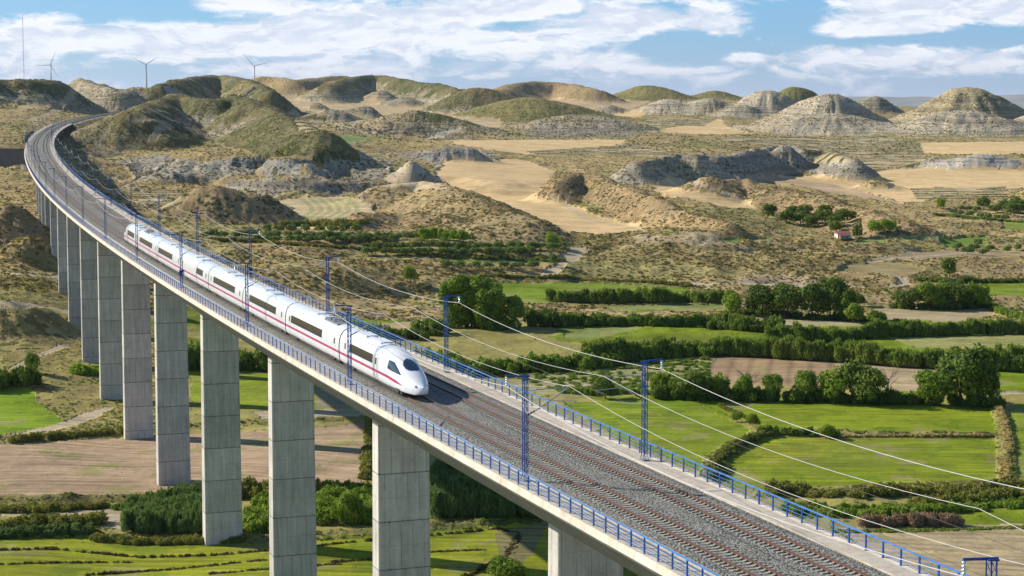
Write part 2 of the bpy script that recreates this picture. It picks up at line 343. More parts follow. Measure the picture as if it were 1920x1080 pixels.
gy = list(np.exp(np.arange(math.log(20), math.log(190), 0.03))); gy += list(np.exp(np.arange(math.log(190), math.log(5200), 0.0034))); gy += list(np.exp(np.arange(math.log(5200), math.log(45000), 0.03)))
GY = np.array(gy)
GT = np.concatenate([-np.geomspace(1.6, 0.43, 40), np.arange(-0.425, 0.425, 0.00088), np.geomspace(0.43, 1.6, 40)])
YY, TT = np.meshgrid(GY, GT, indexing='ij'); XX = TT * YY
HB = base_z(XX, YY); HH, COV = hills_z(XX, YY)
# far plain and distant mesas
Z = HB + HH
def zat_raw(A, x, y):
    t = x / y; i = np.clip(np.searchsorted(GY, y) - 1, 0, len(GY) - 2); j = np.clip(np.searchsorted(GT, t) - 1, 0, len(GT) - 2)
    a = (y - GY[i]) / (GY[i + 1] - GY[i]); b = (t - GT[j]) / (GT[j + 1] - GT[j])
    return (A[i, j] * (1 - b) + A[i, j + 1] * b) * (1 - a) + (A[i + 1, j] * (1 - b) + A[i + 1, j + 1] * b) * a
def zat(x, y): return zat_raw(Z, np.asarray(x, float), np.asarray(y, float))
def hit(px, py, A=None):
    A = Z if A is None else A
    t, m = ray(px, py); j = int(np.clip(np.searchsorted(GT, t), 1, len(GT) - 1)); b = (t - GT[j - 1]) / (GT[j] - GT[j - 1])
    col = A[:, j - 1] * (1 - b) + A[:, j] * b; r = CZ + m * GY; k = np.where((col >= r) & (GY > 150))[0]
    if len(k) == 0: return np.array([t * 4500, 4500, 60.0])
    i = k[0]; d0 = r[i - 1] - col[i - 1]; d1 = r[i] - col[i]; q = d0 / (d0 - d1 + 1e-9); Y = GY[i - 1] + (GY[i] - GY[i - 1]) * q
    return np.array([t * Y, Y, CZ + m * Y])
def wpoly(poly, closed=True, n=5): return np.array([hit(*p) for p in dens(poly, n, closed)])
def inpoly(W2, X, Y):
    ins = np.zeros(X.shape, bool)
    x0, x1, y0, y1 = W2[:, 0].min(), W2[:, 0].max(), W2[:, 1].min(), W2[:, 1].max()
    mk = (X > x0) & (X < x1) & (Y > y0) & (Y < y1)
    a, b = X[mk], Y[mk]; r = np.zeros(a.shape, bool); n = len(W2)
    for i in range(n):
        xa, ya = W2[i, :2]; xb, yb = W2[(i + 1) % n, :2]
        if ya == yb: continue
        r ^= ((ya > b) != (yb > b)) & (a < (xb - xa) * (b - ya) / (yb - ya) + xa)
    ins[mk] = r; return ins
def dline(W2, X, Y, w):
    """distance to a polyline, only where closer than about w"""
    D = np.full(X.shape, 1e9); x0, x1, y0, y1 = W2[:, 0].min() - w, W2[:, 0].max() + w, W2[:, 1].min() - w, W2[:, 1].max() + w
    mk = (X > x0) & (X < x1) & (Y > y0) & (Y < y1); a, b = X[mk], Y[mk]; d = np.full(a.shape, 1e9)
    for i in range(len(W2) - 1):
        p, q = W2[i, :2], W2[i + 1, :2]; e = q - p; L = e @ e + 1e-9
        t = np.clip(((a - p[0]) * e[0] + (b - p[1]) * e[1]) / L, 0, 1); d = np.minimum(d, np.hypot(a - p[0] - t * e[0], b - p[1] - t * e[1]))
    D[mk] = d; return D

# land cover: colour, shrub density, contrast, furrow strength
COL = {'none': (.37, .275, .125), 'dark': (.235, .21, .10), 'tan': (.40, .30, .14), 'grey': (.40, .34, .235), 'brown': (.36, .255, .13), 'green': (.21, .205, .085), 'pale': (.50, .425, .30),
       'olive': (.27, .235, .08), 'tanpale': (.46, .375, .22), 'white': (.46, .42, .34), 'rock': (.36, .325, .265), 'soil': (.345, .26, .13), 'scrub': (.33, .255, .105)}
DEN = {'none': .42, 'dark': .86, 'tan': .4, 'grey': .6, 'brown': .55, 'green': .92, 'pale': .54, 'olive': .62, 'tanpale': .55, 'white': .34, 'rock': .5, 'soil': .52, 'scrub': .58}
CR, CG, CB, SD, CT = (np.zeros(Z.shape, np.float32) for _ in range(5)); FU = np.zeros(Z.shape, np.float32)
cn = fbm(XX, YY, 40, 4, 71); cn2 = fbm(XX, YY, 220, 3, 77)
for i, nme in enumerate(COVN):
    mk = COV == i; c = COL[nme]; CR[mk], CG[mk], CB[mk] = c; SD[mk] = DEN[nme]; CT[mk] = 1.0 if nme in ('grey', 'pale', 'white', 'rock', 'tanpale') else 0.3
# hill tops keep more shrubs, lower flanks show pale gypsum
rel = np.clip(HH / 30, 0, 1)
darkm = np.isin(COV, [1, 5]); low = darkm & (HH < 17 + 46 * (cn - .5)) & (YY > 1300)
CR[low], CG[low], CB[low] = .40, .345, .24; SD[low] = .66; CT[low] = 1
mk = (COV == 0) & (YY < 560); CR[mk], CG[mk], CB[mk] = .15, .195, .012; SD[mk] = .24
mk = (COV == 0) & (YY < 560) & (cn2 + .25 * cn > .66); CR[mk], CG[mk], CB[mk] = .28, .245, .075
mk = (COV <= 0) & (YY < 560) & (YY > 345) & (XX / YY < -.195) & (cn2 * .5 + cn * .5 < .60); CR[mk], CG[mk], CB[mk] = .27, .225, .075; SD[mk] = .5
mk = (COV == 0) & (YY > 3350) & (XX < 0); CR[mk], CG[mk], CB[mk] = .24, .20, .08; SD[mk] = .7
mk = (COV == 0) & (YY >= 560) & (YY < 3350) & (cn > .52); CR[mk], CG[mk], CB[mk] = .30, .26, .10; SD[mk] = .5
def blend(mk, col, k=1.0):
    for A, c in ((CR, col[0]), (CG, col[1]), (CB, col[2])): A[mk] = A[mk] * (1 - k) + c * k
# dry hay-coloured patches over the scrub
mk = (SD > .25) & (YY > 560); kk = sst(cn2 * .6 + cn * .4, .5, .68)[mk]
for A, c in ((CR, .46), (CG, .335), (CB, .15)): A[mk] = A[mk] * (1 - .6 * kk) + c * .6 * kk
# roughness of wild ground (before the fields flatten it)
RG = (fbm(XX, YY, 14, 4, 101) - .5) * 2.2 * sst(YY, 420, 640) + (ridged(XX, YY, 30, 4, 55) - .6) * 3.4 * sst(YY, 520, 700) * (1 - .7 * sst(YY, 1600, 2600)) + (fbm(XX, YY, 5, 2, 88) - .5) * 0.8
RW = np.ones(Z.shape, np.float32)
steep_src = np.abs(np.gradient(Z, axis=0) / np.gradient(YY, axis=0)); mk = (steep_src > .33) & (YY > 560) & (YY < 1500) & np.isin(COV, [0, 3, 6, 9, 10]) & (XX / YY < -.02)
blend(mk & (cn > .42), (.37, .34, .29), .85); CT[mk] = 1

ROUGHS = [([(225, 302), (300, 293), (420, 306), (560, 301), (720, 300), (738, 318), (700, 333), (560, 331), (420, 330), (330, 346), (240, 338)], (.40, .365, .30), .55, 1.9), ([(470, 341), (560, 336), (700, 338), (718, 350), (690, 363), (560, 367), (475, 369)], (.33, .285, .21), .6, 1.9),
 ([(788, 288), (850, 276), (905, 284), (925, 294), (850, 296), (822, 318), (800, 302)], (.40, .375, .32), .5, 1.8), ([(985, 243), (1190, 240), (1196, 256), (988, 259)], (.30, .275, .22), .6, 1.0), ([(1625, 478), (1700, 466), (1800, 474), (1815, 487), (1700, 488), (1640, 492)], (.42, .34, .22), .4, 1.2),
 ([(1340, 522), (1420, 516), (1520, 520), (1560, 534), (1440, 536)], (.40, .31, .20), .4, 1.2), ([(130, 235), (200, 240), (260, 262), (215, 290), (160, 300), (135, 265)], (.22, .19, .13), .7, 1.3), ([(690, 340), (790, 336), (850, 352), (800, 366), (740, 352)], (.55, .42, .26), .25, 1.0), ([(1170, 436), (1320, 440), (1420, 470), (1300, 476), (1180, 456)], (.46, .36, .22), .35, 1.0)]
for poly, c, dn, rg in ROUGHS:
    Wp = wpoly(poly); mk = inpoly(Wp, XX + (fbm(XX, YY, 16, 3, 211) - .5) * 22, YY + (fbm(XX, YY, 20, 3, 212) - .5) * 40); blend(mk, c, .85); SD[mk] = dn; CT[mk] = .6; RW[mk] = rg
TAN = (.60, .43, .215); GRN = (.165, .225, .010); LGRN = (.235, .265, .012); EARTH = (.33, .225, .13)
FIELDS = [  # polygon in photo pixels, colour, furrow
 ([(818, 320), (835, 301), (880, 294), (985, 300), (1040, 322), (1035, 335), (1005, 362), (1050, 375), (1130, 408), (1228, 430), (1200, 443), (1060, 435), (1015, 430), (940, 385), (860, 355), (820, 335)], TAN, .25),
 ([(520, 375), (560, 371), (660, 368), (700, 385), (702, 398), (665, 412), (545, 416), (555, 395), (530, 383)], (.47, .37, .21), .6),
 ([(500, 425), (560, 418), (690, 416), (680, 426), (560, 430)], TAN, .1),
 ([(1175, 332), (1230, 328), (1330, 350), (1400, 375), (1425, 392), (1340, 385), (1250, 365)], TAN, .2),
 ([(830, 263), (1000, 262), (1175, 262), (1165, 275), (1010, 285), (1000, 292), (870, 275)], TAN, .1),
 ([(1440, 332), (1640, 322), (1700, 315), (1960, 312), (1960, 352), (1720, 356), (1735, 378), (1690, 380), (1600, 352)], TAN, .15),
 ([(1350, 325), (1450, 330), (1600, 352), (1700, 385), (1640, 376), (1480, 345)], (.44, .32, .19), .1),
 ([(1685, 268), (1960, 265), (1960, 291), (1720, 289)], TAN, .1), ([(1215, 247), (1250, 240), (1350, 222), (1362, 238), (1412, 251), (1300, 252)], TAN, .1),
 ([(968, 183), (1140, 184), (1218, 190), (1180, 206), (1080, 201)], (.46, .33, .185), .1), ([(512, 172), (575, 170), (660, 184), (700, 188), (800, 192), (850, 184), (860, 200), (935, 214), (945, 240), (900, 241), (840, 220), (700, 217), (630, 222), (610, 214), (540, 211), (520, 200)], (.48, .36, .20), .1),
 ([(25, 202), (100, 172), (135, 170), (90, 200), (30, 208)], (.46, .35, .18), .1), ([(355, 168), (400, 170), (408, 180), (375, 186)], (.44, .32, .17), .1), ([(1140, 215), (1175, 205), (1210, 215), (1200, 220)], TAN, .1),
 ([(925, 530), (1260, 529), (1300, 546), (1150, 560), (960, 572)], (.17, .235, .02), .2), ([(1115, 573), (1360, 570), (1366, 582), (1180, 587)], (.24, .26, .08), .2), ([(1030, 614), (1210, 612), (1120, 634), (1060, 632)], (.20, .24, .07), .2),
 ([(700, 606), (830, 600), (836, 628), (760, 628)], (.36, .27, .14), .2), ([(860, 682), (1340, 665), (1330, 737), (1050, 745), (900, 720)], (.27, .245, .11), .1),
 ([(1340, 660), (1565, 666), (1560, 724), (1328, 720)], EARTH, -.9), ([(1568, 668), (1760, 676), (1740, 735), (1560, 724)], (.37, .28, .165), .3),
 ([(1660, 632), (1960, 625), (1960, 655), (1720, 652)], (.26, .255, .09), .2), ([(1855, 694), (1960, 694), (1960, 732), (1870, 732)], GRN, .2), ([(1870, 735), (1960, 733), (1960, 738), (1872, 740)], (.42, .36, .25), 0),
 ([(1635, 578), (1855, 577), (1868, 590), (1800, 604), (1660, 601)], (.35, .28, .16), .2), ([(1455, 597), (1600, 600), (1630, 612), (1480, 612)], (.32, .29, .16), .2), ([(1838, 527), (1960, 525), (1960, 554), (1848, 554)], GRN, .2),
 ([(1300, 754), (1600, 756), (1868, 763), (1884, 816), (1480, 813), (1400, 792), (1330, 765)], GRN, .2), ([(1050, 752), (1296, 752), (1405, 806), (1352, 850), (1335, 890), (1180, 830)], (.145, .21, .014), .2),
 ([(1400, 832), (1455, 822), (1850, 820), (1878, 832), (1888, 905), (1700, 908), (1450, 922), (1370, 915), (1352, 880)], LGRN, .55), ([(1895, 755), (1980, 755), (1980, 905), (1905, 905)], (.16, .23, .02), .2),
 ([(1560, 990), (1700, 985), (2000, 982), (2000, 1090), (1740, 1090)], (.37, .29, .165), .7), ([(1850, 905), (1990, 905), (1990, 915), (1850, 912)], (.3, .26, .14), .1),
 ([(0, 728), (60, 727), (90, 770), (125, 792), (60, 806), (-30, 820), (-30, 728)], (.18, .27, .008), .2), ([(-40, 832), (230, 822), (600, 800), (692, 792), (684, 905), (600, 918), (200, 936), (-40, 938)], (.35, .25, .155), .5),
 ([(350, 692), (520, 690), (700, 720), (700, 765), (360, 770)], (.17, .23, .015), .2), ([(480, 770), (700, 765), (720, 778), (490, 785)], (.37, .30, .20), 0), ([(590, 720), (700, 735), (690, 765), (590, 765)], (.25, .22, .13), .2),
 ([(-60, 1010), (180, 1000), (400, 1018), (500, 1014), (640, 1000), (1030, 975), (1038, 1090), (-60, 1090)], (.215, .235, .014), .5), ([(930, 1000), (1032, 978), (1000, 1040), (940, 1085)], (.19, .165, .07), .4),
 ([(1345, 450), (1500, 440), (1510, 444), (1370, 456)], (.2, .25, .08), .1), ([(1590, 447), (1770, 442), (1760, 452), (1600, 456)], (.23, .32, .11), .3), ([(1760, 448), (1850, 443), (1850, 462), (1770, 464)], (.16, .24, .03), .2), ([(1875, 416), (1960, 414), (1960, 432), (1880, 430)], (.17, .23, .03), .2),
 ([(1635, 487), (1700, 470), (1960, 470), (1960, 480), (1750, 486)], (.34, .26, .14), .1), ([(1590, 495), (1680, 492), (1740, 505), (1700, 520), (1560, 515)], (.33, .26, .12), .1),
 ([(480, 262), (640, 255), (740, 258), (650, 268)], (.2, .26, .09), .1), ([(820, 485), (1050, 487), (1050, 497), (840, 495)], (.23, .27, .07), .1), ([(940, 455), (1040, 456), (1030, 461), (940, 461)], (.42, .34, .2), 0),
 ([(180, 965), (235, 960), (245, 990), (190, 1000)], (.42, .34, .24), 0), ([(0, 955), (240, 955), (240, 962), (0, 966)], (.38, .31, .2), 0),
]
fmask = np.zeros(Z.shape, bool); ANG = np.zeros(Z.shape, np.float32)
ewx = (fbm(XX, YY, 9, 3, 201) - .5) * 0.05 * 0
ex_ = XX + (fbm(XX, YY, 11, 3, 201) - .5) * np.clip(YY / 160, 2, 14); ey_ = YY + (fbm(XX, YY, 13, 3, 202) - .5) * np.clip(YY / 90, 3, 30)
for poly, c, fu in FIELDS:
    Wp = wpoly(poly); mk = inpoly(Wp, ex_, ey_) & ~((YY > 1400) & (HH > 5)) & ~((YY > 560) & (YY <= 1400) & (HH > 3.5))
    blend(mk, c); SD[mk] = 0.02 if c in (TAN, EARTH) else 0.10; CT[mk] = .15; FU[mk] = fu; RW[mk] = .06; fmask |= mk
    if c in (GRN, LGRN): SD[mk] = .05
blend(fmask & (cn2 > .55) & (CG > CR), (.25, .27, .02), .35)
blend(fmask & (cn > .6) & (CG > CR), (.11, .18, .012), .4)
cn3 = fbm(XX, YY, 7, 4, 505); blend(fmask & (cn3 > .64) & (CG > CR), (.27, .235, .10), .55); blend(fmask & (cn3 < .34) & (CG > CR), (.09, .15, .01), .5); blend(fmask & (cn3 > .66) & (CG < CR) & (YY < 560), (.20, .215, .05), .5)
# green crop curves in the half-moon field, windrows on the mown meadow, terraces
TERR = [([(250, 358), (340, 356), (352, 372), (330, 392), (262, 392)], 7.5), ([(1490, 262), (1660, 256), (1725, 268), (1735, 300), (1700, 318), (1520, 300)], 26), ([(1705, 353), (1885, 350), (1890, 372), (1720, 374)], 14), ([(540, 208), (620, 210), (610, 225), (600, 248), (560, 244)], 28), ([(1210, 222), (1345, 222), (1320, 236), (1215, 238)], 45), ([(985, 284), (1160, 272), (1190, 268), (1300, 292), (1010, 291)], 22), ([(1330, 262), (1500, 254), (1560, 268), (1450, 275)], 24)]
for poly, per in TERR:
    Wp = wpoly(poly); mk = inpoly(Wp, XX, YY); blend(mk, (.42, .33, .185)); SD[mk] = .12; RW[mk] = .15
    ph = (YY + 0.12 * XX + 10 * (cn - .5)) / per; st = mk & ((ph % 1) < .42) & (fbm(XX, YY, 25, 2, 9) > .33); blend(st, (.085, .10, .035)); SD[st] = .8; RG[st] += .8
for k in range(6):
    pl = [(585 + 17 * k - 20, 372), (590 + 17 * k - 8, 385), (592 + 17 * k - 6, 396), (580 + 17 * k - 18, 410)]
    D = dline(wpoly(pl, False, 4), XX, YY, 6); blend(D < 1.3, (.22, .25, .08), .6)
WIND = [[(-40, 1033), (100, 1030), (180, 1038), (265, 1046), (400, 1042), (560, 1028), (650, 1018), (860, 1000), (930, 992), (975, 1002)], [(-40, 1060), (110, 1056), (250, 1055)], [(150, 1080), (330, 1068), (500, 1050)], [(620, 1055), (700, 1050), (800, 1036), (915, 1031)], [(380, 1078), (540, 1064), (640, 1058)], [(975, 1004), (950, 1040), (900, 1070), (860, 1088)]]
PATHS = [  # polyline, half width (m), colour
 ([(1022, 518), (1050, 500), (1072, 482), (1086, 468)], 3.2, (.46, .37, .25)), ([(1300, 531), (1430, 533), (1560, 537), (1640, 541), (1700, 534), (1690, 522), (1665, 515)], 1.8, (.46, .38, .27)), ([(1628, 492), (1680, 484), (1760, 478), (1850, 470)], 1.6, (.44, .35, .23)),
 ([(800, 262), (835, 248), (860, 243)], 4.5, (.55, .47, .35)), ([(930, 257), (1190, 258)], 3, (.2, .18, .12)), ([(-30, 828), (60, 812), (140, 790), (200, 765)], 1.8, (.43, .35, .24)), ([(30, 690), (60, 670), (120, 648)], 1.4, (.42, .34, .22)),
 ([(0, 570), (70, 572), (160, 590)], 2.0, (.45, .36, .24)), ([(30, 512), (100, 519), (140, 516)], 1.6, (.45, .36, .24)), ([(200, 208), (225, 196), (260, 190)], 4, (.36, .28, .17)), ([(285, 262), (290, 248), (320, 232), (290, 225), (250, 222)], 2.6, (.36, .27, .17)),
 ([(150, 155), (130, 185), (100, 210), (60, 225)], 3.5, (.36, .28, .17)), ([(230, 350), (300, 320), (330, 300)], 1.0, (.34, .26, .15)), ([(1560, 265), (1700, 258), (1960, 262)], 4, (.46, .40, .30)),
 ([(1250, 330), (1340, 352), (1400, 376)], 1.5, (.48, .38, .25)), ([(1210, 432), (1100, 412), (1060, 384)], 1.3, (.5, .4, .27)), ([(900, 725), (1100, 722), (1300, 735)], 1.2, (.38, .33, .22)), ([(1300, 475), (1500, 470), (1700, 480)], .9, (.30, .24, .13)), ([(400, 424), (700, 420)], 1.5, (.42, .33, .2)),
]
for pl, w, c in PATHS:
    D = dline(wpoly(pl, False, 8), XX, YY, w * 3) + (fbm(XX, YY, 7, 3, 44) - .5) * w * 1.3; mk = D < w; blend(mk, c, .9); SD[mk] = 0.03; RW[mk] *= .25; CT[mk] = .2
# low banks between the terraced fields
BANKS = [([(1335, 900), (1345, 860), (1385, 832), (1440, 812), (1520, 814), (1850, 818)], 2.2, .9), ([(-40, 940), (200, 938), (420, 930), (500, 925), (690, 918)], 2.2, 1.0), ([(-40, 1005), (190, 1000), (300, 1008), (520, 1012), (1030, 972)], 2.0, .8), ([(1440, 925), (1700, 912), (1960, 908)], 2.0, .8), ([(1500, 965), (1700, 955), (1960, 940)], 2.5, -.6), ([(1870, 760), (1885, 800), (1890, 900)], 1.6, .7), ([(0, 822), (230, 812), (420, 795), (700, 785)], 1.8, .7), ([(930, 522), (1100, 526), (1300, 540)], 3, .8)]
for pl, w, h in BANKS:
    D = dline(wpoly(pl, False, 6), XX, YY, w * 4); k = np.clip(1 - D / (w * 1.3), 0, 1); HH += h * k; blend(k > .1, (.23, .20, .075), .8); SD[k > .1] = .6
Z = HB + HH + RG * RW
# pier positions, the trench of the line beyond the viaduct
PIERS = [40.565 + 48.4864 * k for k in range(-2, 26)]
sel = (XX < -150) & (YY > 1100) & (YY < 3200); xs, ys = XX[sel], YY[sel]
ks = np.where(PS >= S_AB - 20)[0][::4]; D = np.full(xs.shape, 1e9); SS = np.zeros(xs.shape)
for i in ks:
    d = np.hypot(xs - PX[i], ys - PY[i]); u = d < D; D[u] = d[u]; SS[u] = PS[i]
zt = walk_z(SS) - 0.55; lo = zt - np.maximum(D - 8.5, 0) * .55; hi = zt + np.maximum(D - 7.8, 0) * 1.15
zz_ = Z[sel]; zn = np.where(SS > S_AB - 5, np.clip(zz_, lo, hi), np.minimum(zz_, zt - 1.5 + np.maximum(D - 9, 0) * .8)); Z[sel] = zn
cut = np.zeros(Z.shape, bool); cut[sel] = (zz_ - zn > 1.2); fill = np.zeros(Z.shape, bool); fill[sel] = (D < 8.5) & (SS > S_AB)
blend(cut, (.36, .34, .29)); CT[cut] = 1; SD[cut] = .2; blend(fill, (.2, .19, .18)); SD[fill] = 0
# keep the ground below the deck along the viaduct
sel = (XX < 60) & (YY < 1500) & (XX > -450); xs, ys = XX[sel], YY[sel]; zv = Z[sel]
for s0 in np.arange(-100, S_AB - 4, 6.0):
    p = at(s0); d2 = (xs - p[0]) ** 2 + (ys - p[1]) ** 2; u = d2 < 144; zv[u] = np.minimum(zv[u], p[2] - 5.5)
Z[sel] = zv
Zg = Z

def ground_material():
    m = bpy.data.materials.new('ground'); m.use_nodes = True; t = NT(m.node_tree); b = t.n['Principled BSDF']
    col = t.node('ShaderNodeAttribute', attribute_name='cover').outputs['Color']
    par = t.node('ShaderNodeSeparateColor'); t.put(par.inputs[0], t.node('ShaderNodeAttribute', attribute_name='texture_kind').outputs['Color'])
    den, con, fur = par.outputs
    g = t.node('ShaderNodeNewGeometry'); P = g.outputs['Position']; sp = t.node('ShaderNodeSeparateXYZ'); t.put(sp.inputs[0], P)
    bn_ = t.node('ShaderNodeSeparateColor'); t.put(bn_.inputs[0], t.node('ShaderNodeAttribute', attribute_name='broad_variation').outputs['Color'])
    n50, n6, ang = bn_.outputs; n1 = t.noise(P, .7, 3, .7); n03 = t.noise(P, 3.0, 2, .7)
    # overall brightness variation
    k = t.math('ADD', t.math('MULTIPLY', t.math('SUBTRACT', n6, .5), .75), t.math('MULTIPLY', t.math('SUBTRACT', n1, .5), .65))
    k = t.math('ADD', k, t.math('MULTIPLY', t.math('SUBTRACT', n03, .5), .5))
    k = t.math('ADD', k, t.math('MULTIPLY', t.math('SUBTRACT', n50, .5), .4))
    k = t.math('ADD', t.math('MULTIPLY', k, t.math('ADD', t.math('MULTIPLY', den, .9), .55)), 1.0)
    vs_ = t.vmath('SCALE', col); t.put(vs_.inputs[3], t.math('MAXIMUM', k, .3))
    c = vs_.outputs[0]
    # horizontal beds in the gypsum hills
    zz1 = t.math('ADD', sp.outputs[2], t.math('MULTIPLY', n50, 7.0))
    beds = t.noise(t.comb(t.math('MULTIPLY', sp.outputs[0], .002), t.math('MULTIPLY', sp.outputs[1], .002), t.math('MULTIPLY', zz1, .42)), 1.0, 1, .7)
    c = t.mix(t.math('MULTIPLY', t.ss(beds, .50, .60), t.math('MULTIPLY', con, .55)), c, (.20, .165, .11))
    # furrows, with a gentle bend
    fx = t.math('ADD', t.math('MULTIPLY', sp.outputs[1], 1.0), t.math('MULTIPLY', ang, 46.0))
    fw = t.math('SINE', t.math('MULTIPLY', fx, 1.9)); fw2 = t.math('SINE', t.math('MULTIPLY', fx, .63))
    fr = t.math('MULTIPLY', t.math('ADD', t.math('MULTIPLY', fw, .5), t.math('MULTIPLY', fw2, .5)), t.math('MAXIMUM', fur, 0.0))
    xf = t.math('ADD', t.math('SUBTRACT', sp.outputs[0], t.math('MULTIPLY', sp.outputs[1], .17)), t.math('MULTIPLY', n6, .5)); fv = t.math('POWER', t.math('ABSOLUTE', t.math('SINE', t.math('MULTIPLY', xf, .62))), 6.0)
    fr = t.math('SUBTRACT', fr, t.math('MULTIPLY', fv, t.math('MULTIPLY', t.math('MAXIMUM', t.math('MULTIPLY', fur, -1.0), 0.0), 1.8)))
    sc = t.vmath('SCALE', c); t.put(sc.inputs[3], t.math('ADD', 1.0, t.math('MULTIPLY', fr, .17))); c = sc.outputs[0]
    # shrubs
    vor = t.node('ShaderNodeTexVoronoi', feature='F1'); t.put(vor.inputs['Vector'], t.vmath('ADD', P, t.comb(n1, n03, 0.0)).outputs[0])
    vor.inputs['Scale'].default_value = .34; vor.inputs['Randomness'].default_value = 1
    thr = t.math('MULTIPLY', t.math('MULTIPLY', den, t.ss(n6, .3, .62, .35, 1.35)), 0.66)
    sh = t.ss(t.math('SUBTRACT', thr, vor.outputs['Distance']), -.05, .09)
    vor2 = t.node('ShaderNodeTexVoronoi', feature='F1'); t.put(vor2.inputs['Vector'], P); vor2.inputs['Scale'].default_value = 1.1
    sh2 = t.ss(t.math('SUBTRACT', t.math('MULTIPLY', den, .5), vor2.outputs['Distance']), -.05, .1)
    shrub = t.mix(n1, (.038, .052, .012), (.115, .125, .032))
    shrub = t.mix(t.ss(n50, .4, .62), shrub, t.mix(n1, (.085, .07, .025), (.22, .17, .065)))
    c = t.mix(t.math('MULTIPLY', sh, .85), c, shrub)
    c = t.mix(t.math('MULTIPLY', sh2, .45), c, shrub)
    # mowing and growth streaks inside the cultivated fields
    ux = t.math('ADD', sp.outputs[0], t.math('MULTIPLY', ang, 120.0)); vy = t.math('ADD', sp.outputs[1], t.math('MULTIPLY', ang, 40.0))
    stn = t.noise(t.comb(t.math('MULTIPLY', ux, .05), t.math('MULTIPLY', vy, .75), 0.0), 1.0, 3, .65); kf = t.ss(den, .12, .22, 1.0, 0.0)
    sc = t.vmath('SCALE', c); t.put(sc.inputs[3], t.math('ADD', 1.0, t.math('MULTIPLY', t.math('MULTIPLY', t.math('SUBTRACT', stn, .5), 1.7), kf))); c = sc.outputs[0]
    c = t.mix(t.math('MULTIPLY', t.ss(stn, .60, .74), t.math('MULTIPLY', kf, .22)), c, (.34, .29, .06))
    t.put(b.inputs['Base Color'], c); b.inputs['Roughness'].default_value = .95; b.inputs['Specular IOR Level'].default_value = .08
    h = t.math('ADD', t.math('MULTIPLY', sh, .9), t.math('MULTIPLY', n1, .45)); h = t.math('ADD', h, t.math('MULTIPLY', n6, 1.2)); h = t.math('ADD', h, t.math('MULTIPLY', sh2, .3))
    h = t.math('ADD', h, t.math('MULTIPLY', fr, .12)); h = t.math('ADD', h, t.math('MULTIPLY', beds, t.math('MULTIPLY', con, 1.6)))
    h = t.math('MULTIPLY', h, t.math('ADD', t.math('MULTIPLY', den, .9), .25)); h = t.math('ADD', h, t.math('MULTIPLY', n03, .10))
    bn = t.node('ShaderNodeBump'); bn.inputs['Distance'].default_value = 1.0; bn.inputs['Strength'].default_value = .75; t.put(bn.inputs['Height'], h)
    t.put(b.inputs['Normal'], bn.outputs[0])
    return m
M = {'ground': ground_material()}
def build_ground():
    nr, nc = Z.shape; V = np.stack([XX, YY, Z], -1).reshape(-1, 3)
    idx = np.arange(nr * nc).reshape(nr, nc); Q = np.stack([idx[:-1, :-1], idx[:-1, 1:], idx[1:, 1:], idx[1:, :-1]], -1).reshape(-1, 4)
    o = npmesh('ground', V, Q, M['ground'], smooth=True)
    for nm, arrs in (('cover', (CR, CG, CB)), ('texture_kind', (SD, CT, FU)), ('broad_variation', (fbm(XX, YY, 50, 4, 301) * 1.25 - .12, fbm(XX, YY, 7, 4, 302, .65) * 1.4 - .2, fbm(XX, YY, 90, 2, 303)))):
        a = o.data.color_attributes.new(nm, 'FLOAT_COLOR', 'POINT'); buf = np.ones((nr * nc, 4), np.float32)
        for i, A in enumerate(arrs): buf[:, i] = A.ravel()
        a.data.foreach_set('color', buf.ravel())
    tag(o, 'irrigated valley floor, terraced fields and dry gypsum hills under the viaduct', 'terrain', kind='structure')
    return o
build_ground()
# distant mesas on the horizon, real ridges tens of kilometres away
def mesas():
    m = mat('mesa_rock', (.20, .20, .16), .95, var=.3, scale=.002)
    n = 260; V = []; a0, a1 = -0.9, 0.9
    for i in range(n + 1):
        a = a0 + (a1 - a0) * i / n; D = 26000 + 2500 * math.sin(a * 9); px = CX + math.tan(a) * F
        top = 150 + 50 * float(fbm(np.array([a * 40.]), np.array([1.]), 1, 3, 4)[0]) + (30 if px > 1850 else 0) + (18 if 1700 < px < 1760 else 0)
        for dd, z in ((-3200, 0), (-700, top * .72), (-300, top * .98), (1500, top), (4000, 0)):
            V.append((math.sin(a) * (D + dd), math.cos(a) * (D + dd), z))
    idx = np.arange((n + 1) * 5).reshape(n + 1, 5); Q = np.stack([idx[:-1, :-1], idx[1:, :-1], idx[1:, 1:], idx[:-1, 1:]], -1).reshape(-1, 4)
    o = npmesh('distant_hills', np.array(V), Q, m); tag(o, 'long blue flat-topped hills on the far horizon', 'hills', kind='structure')
mesas()
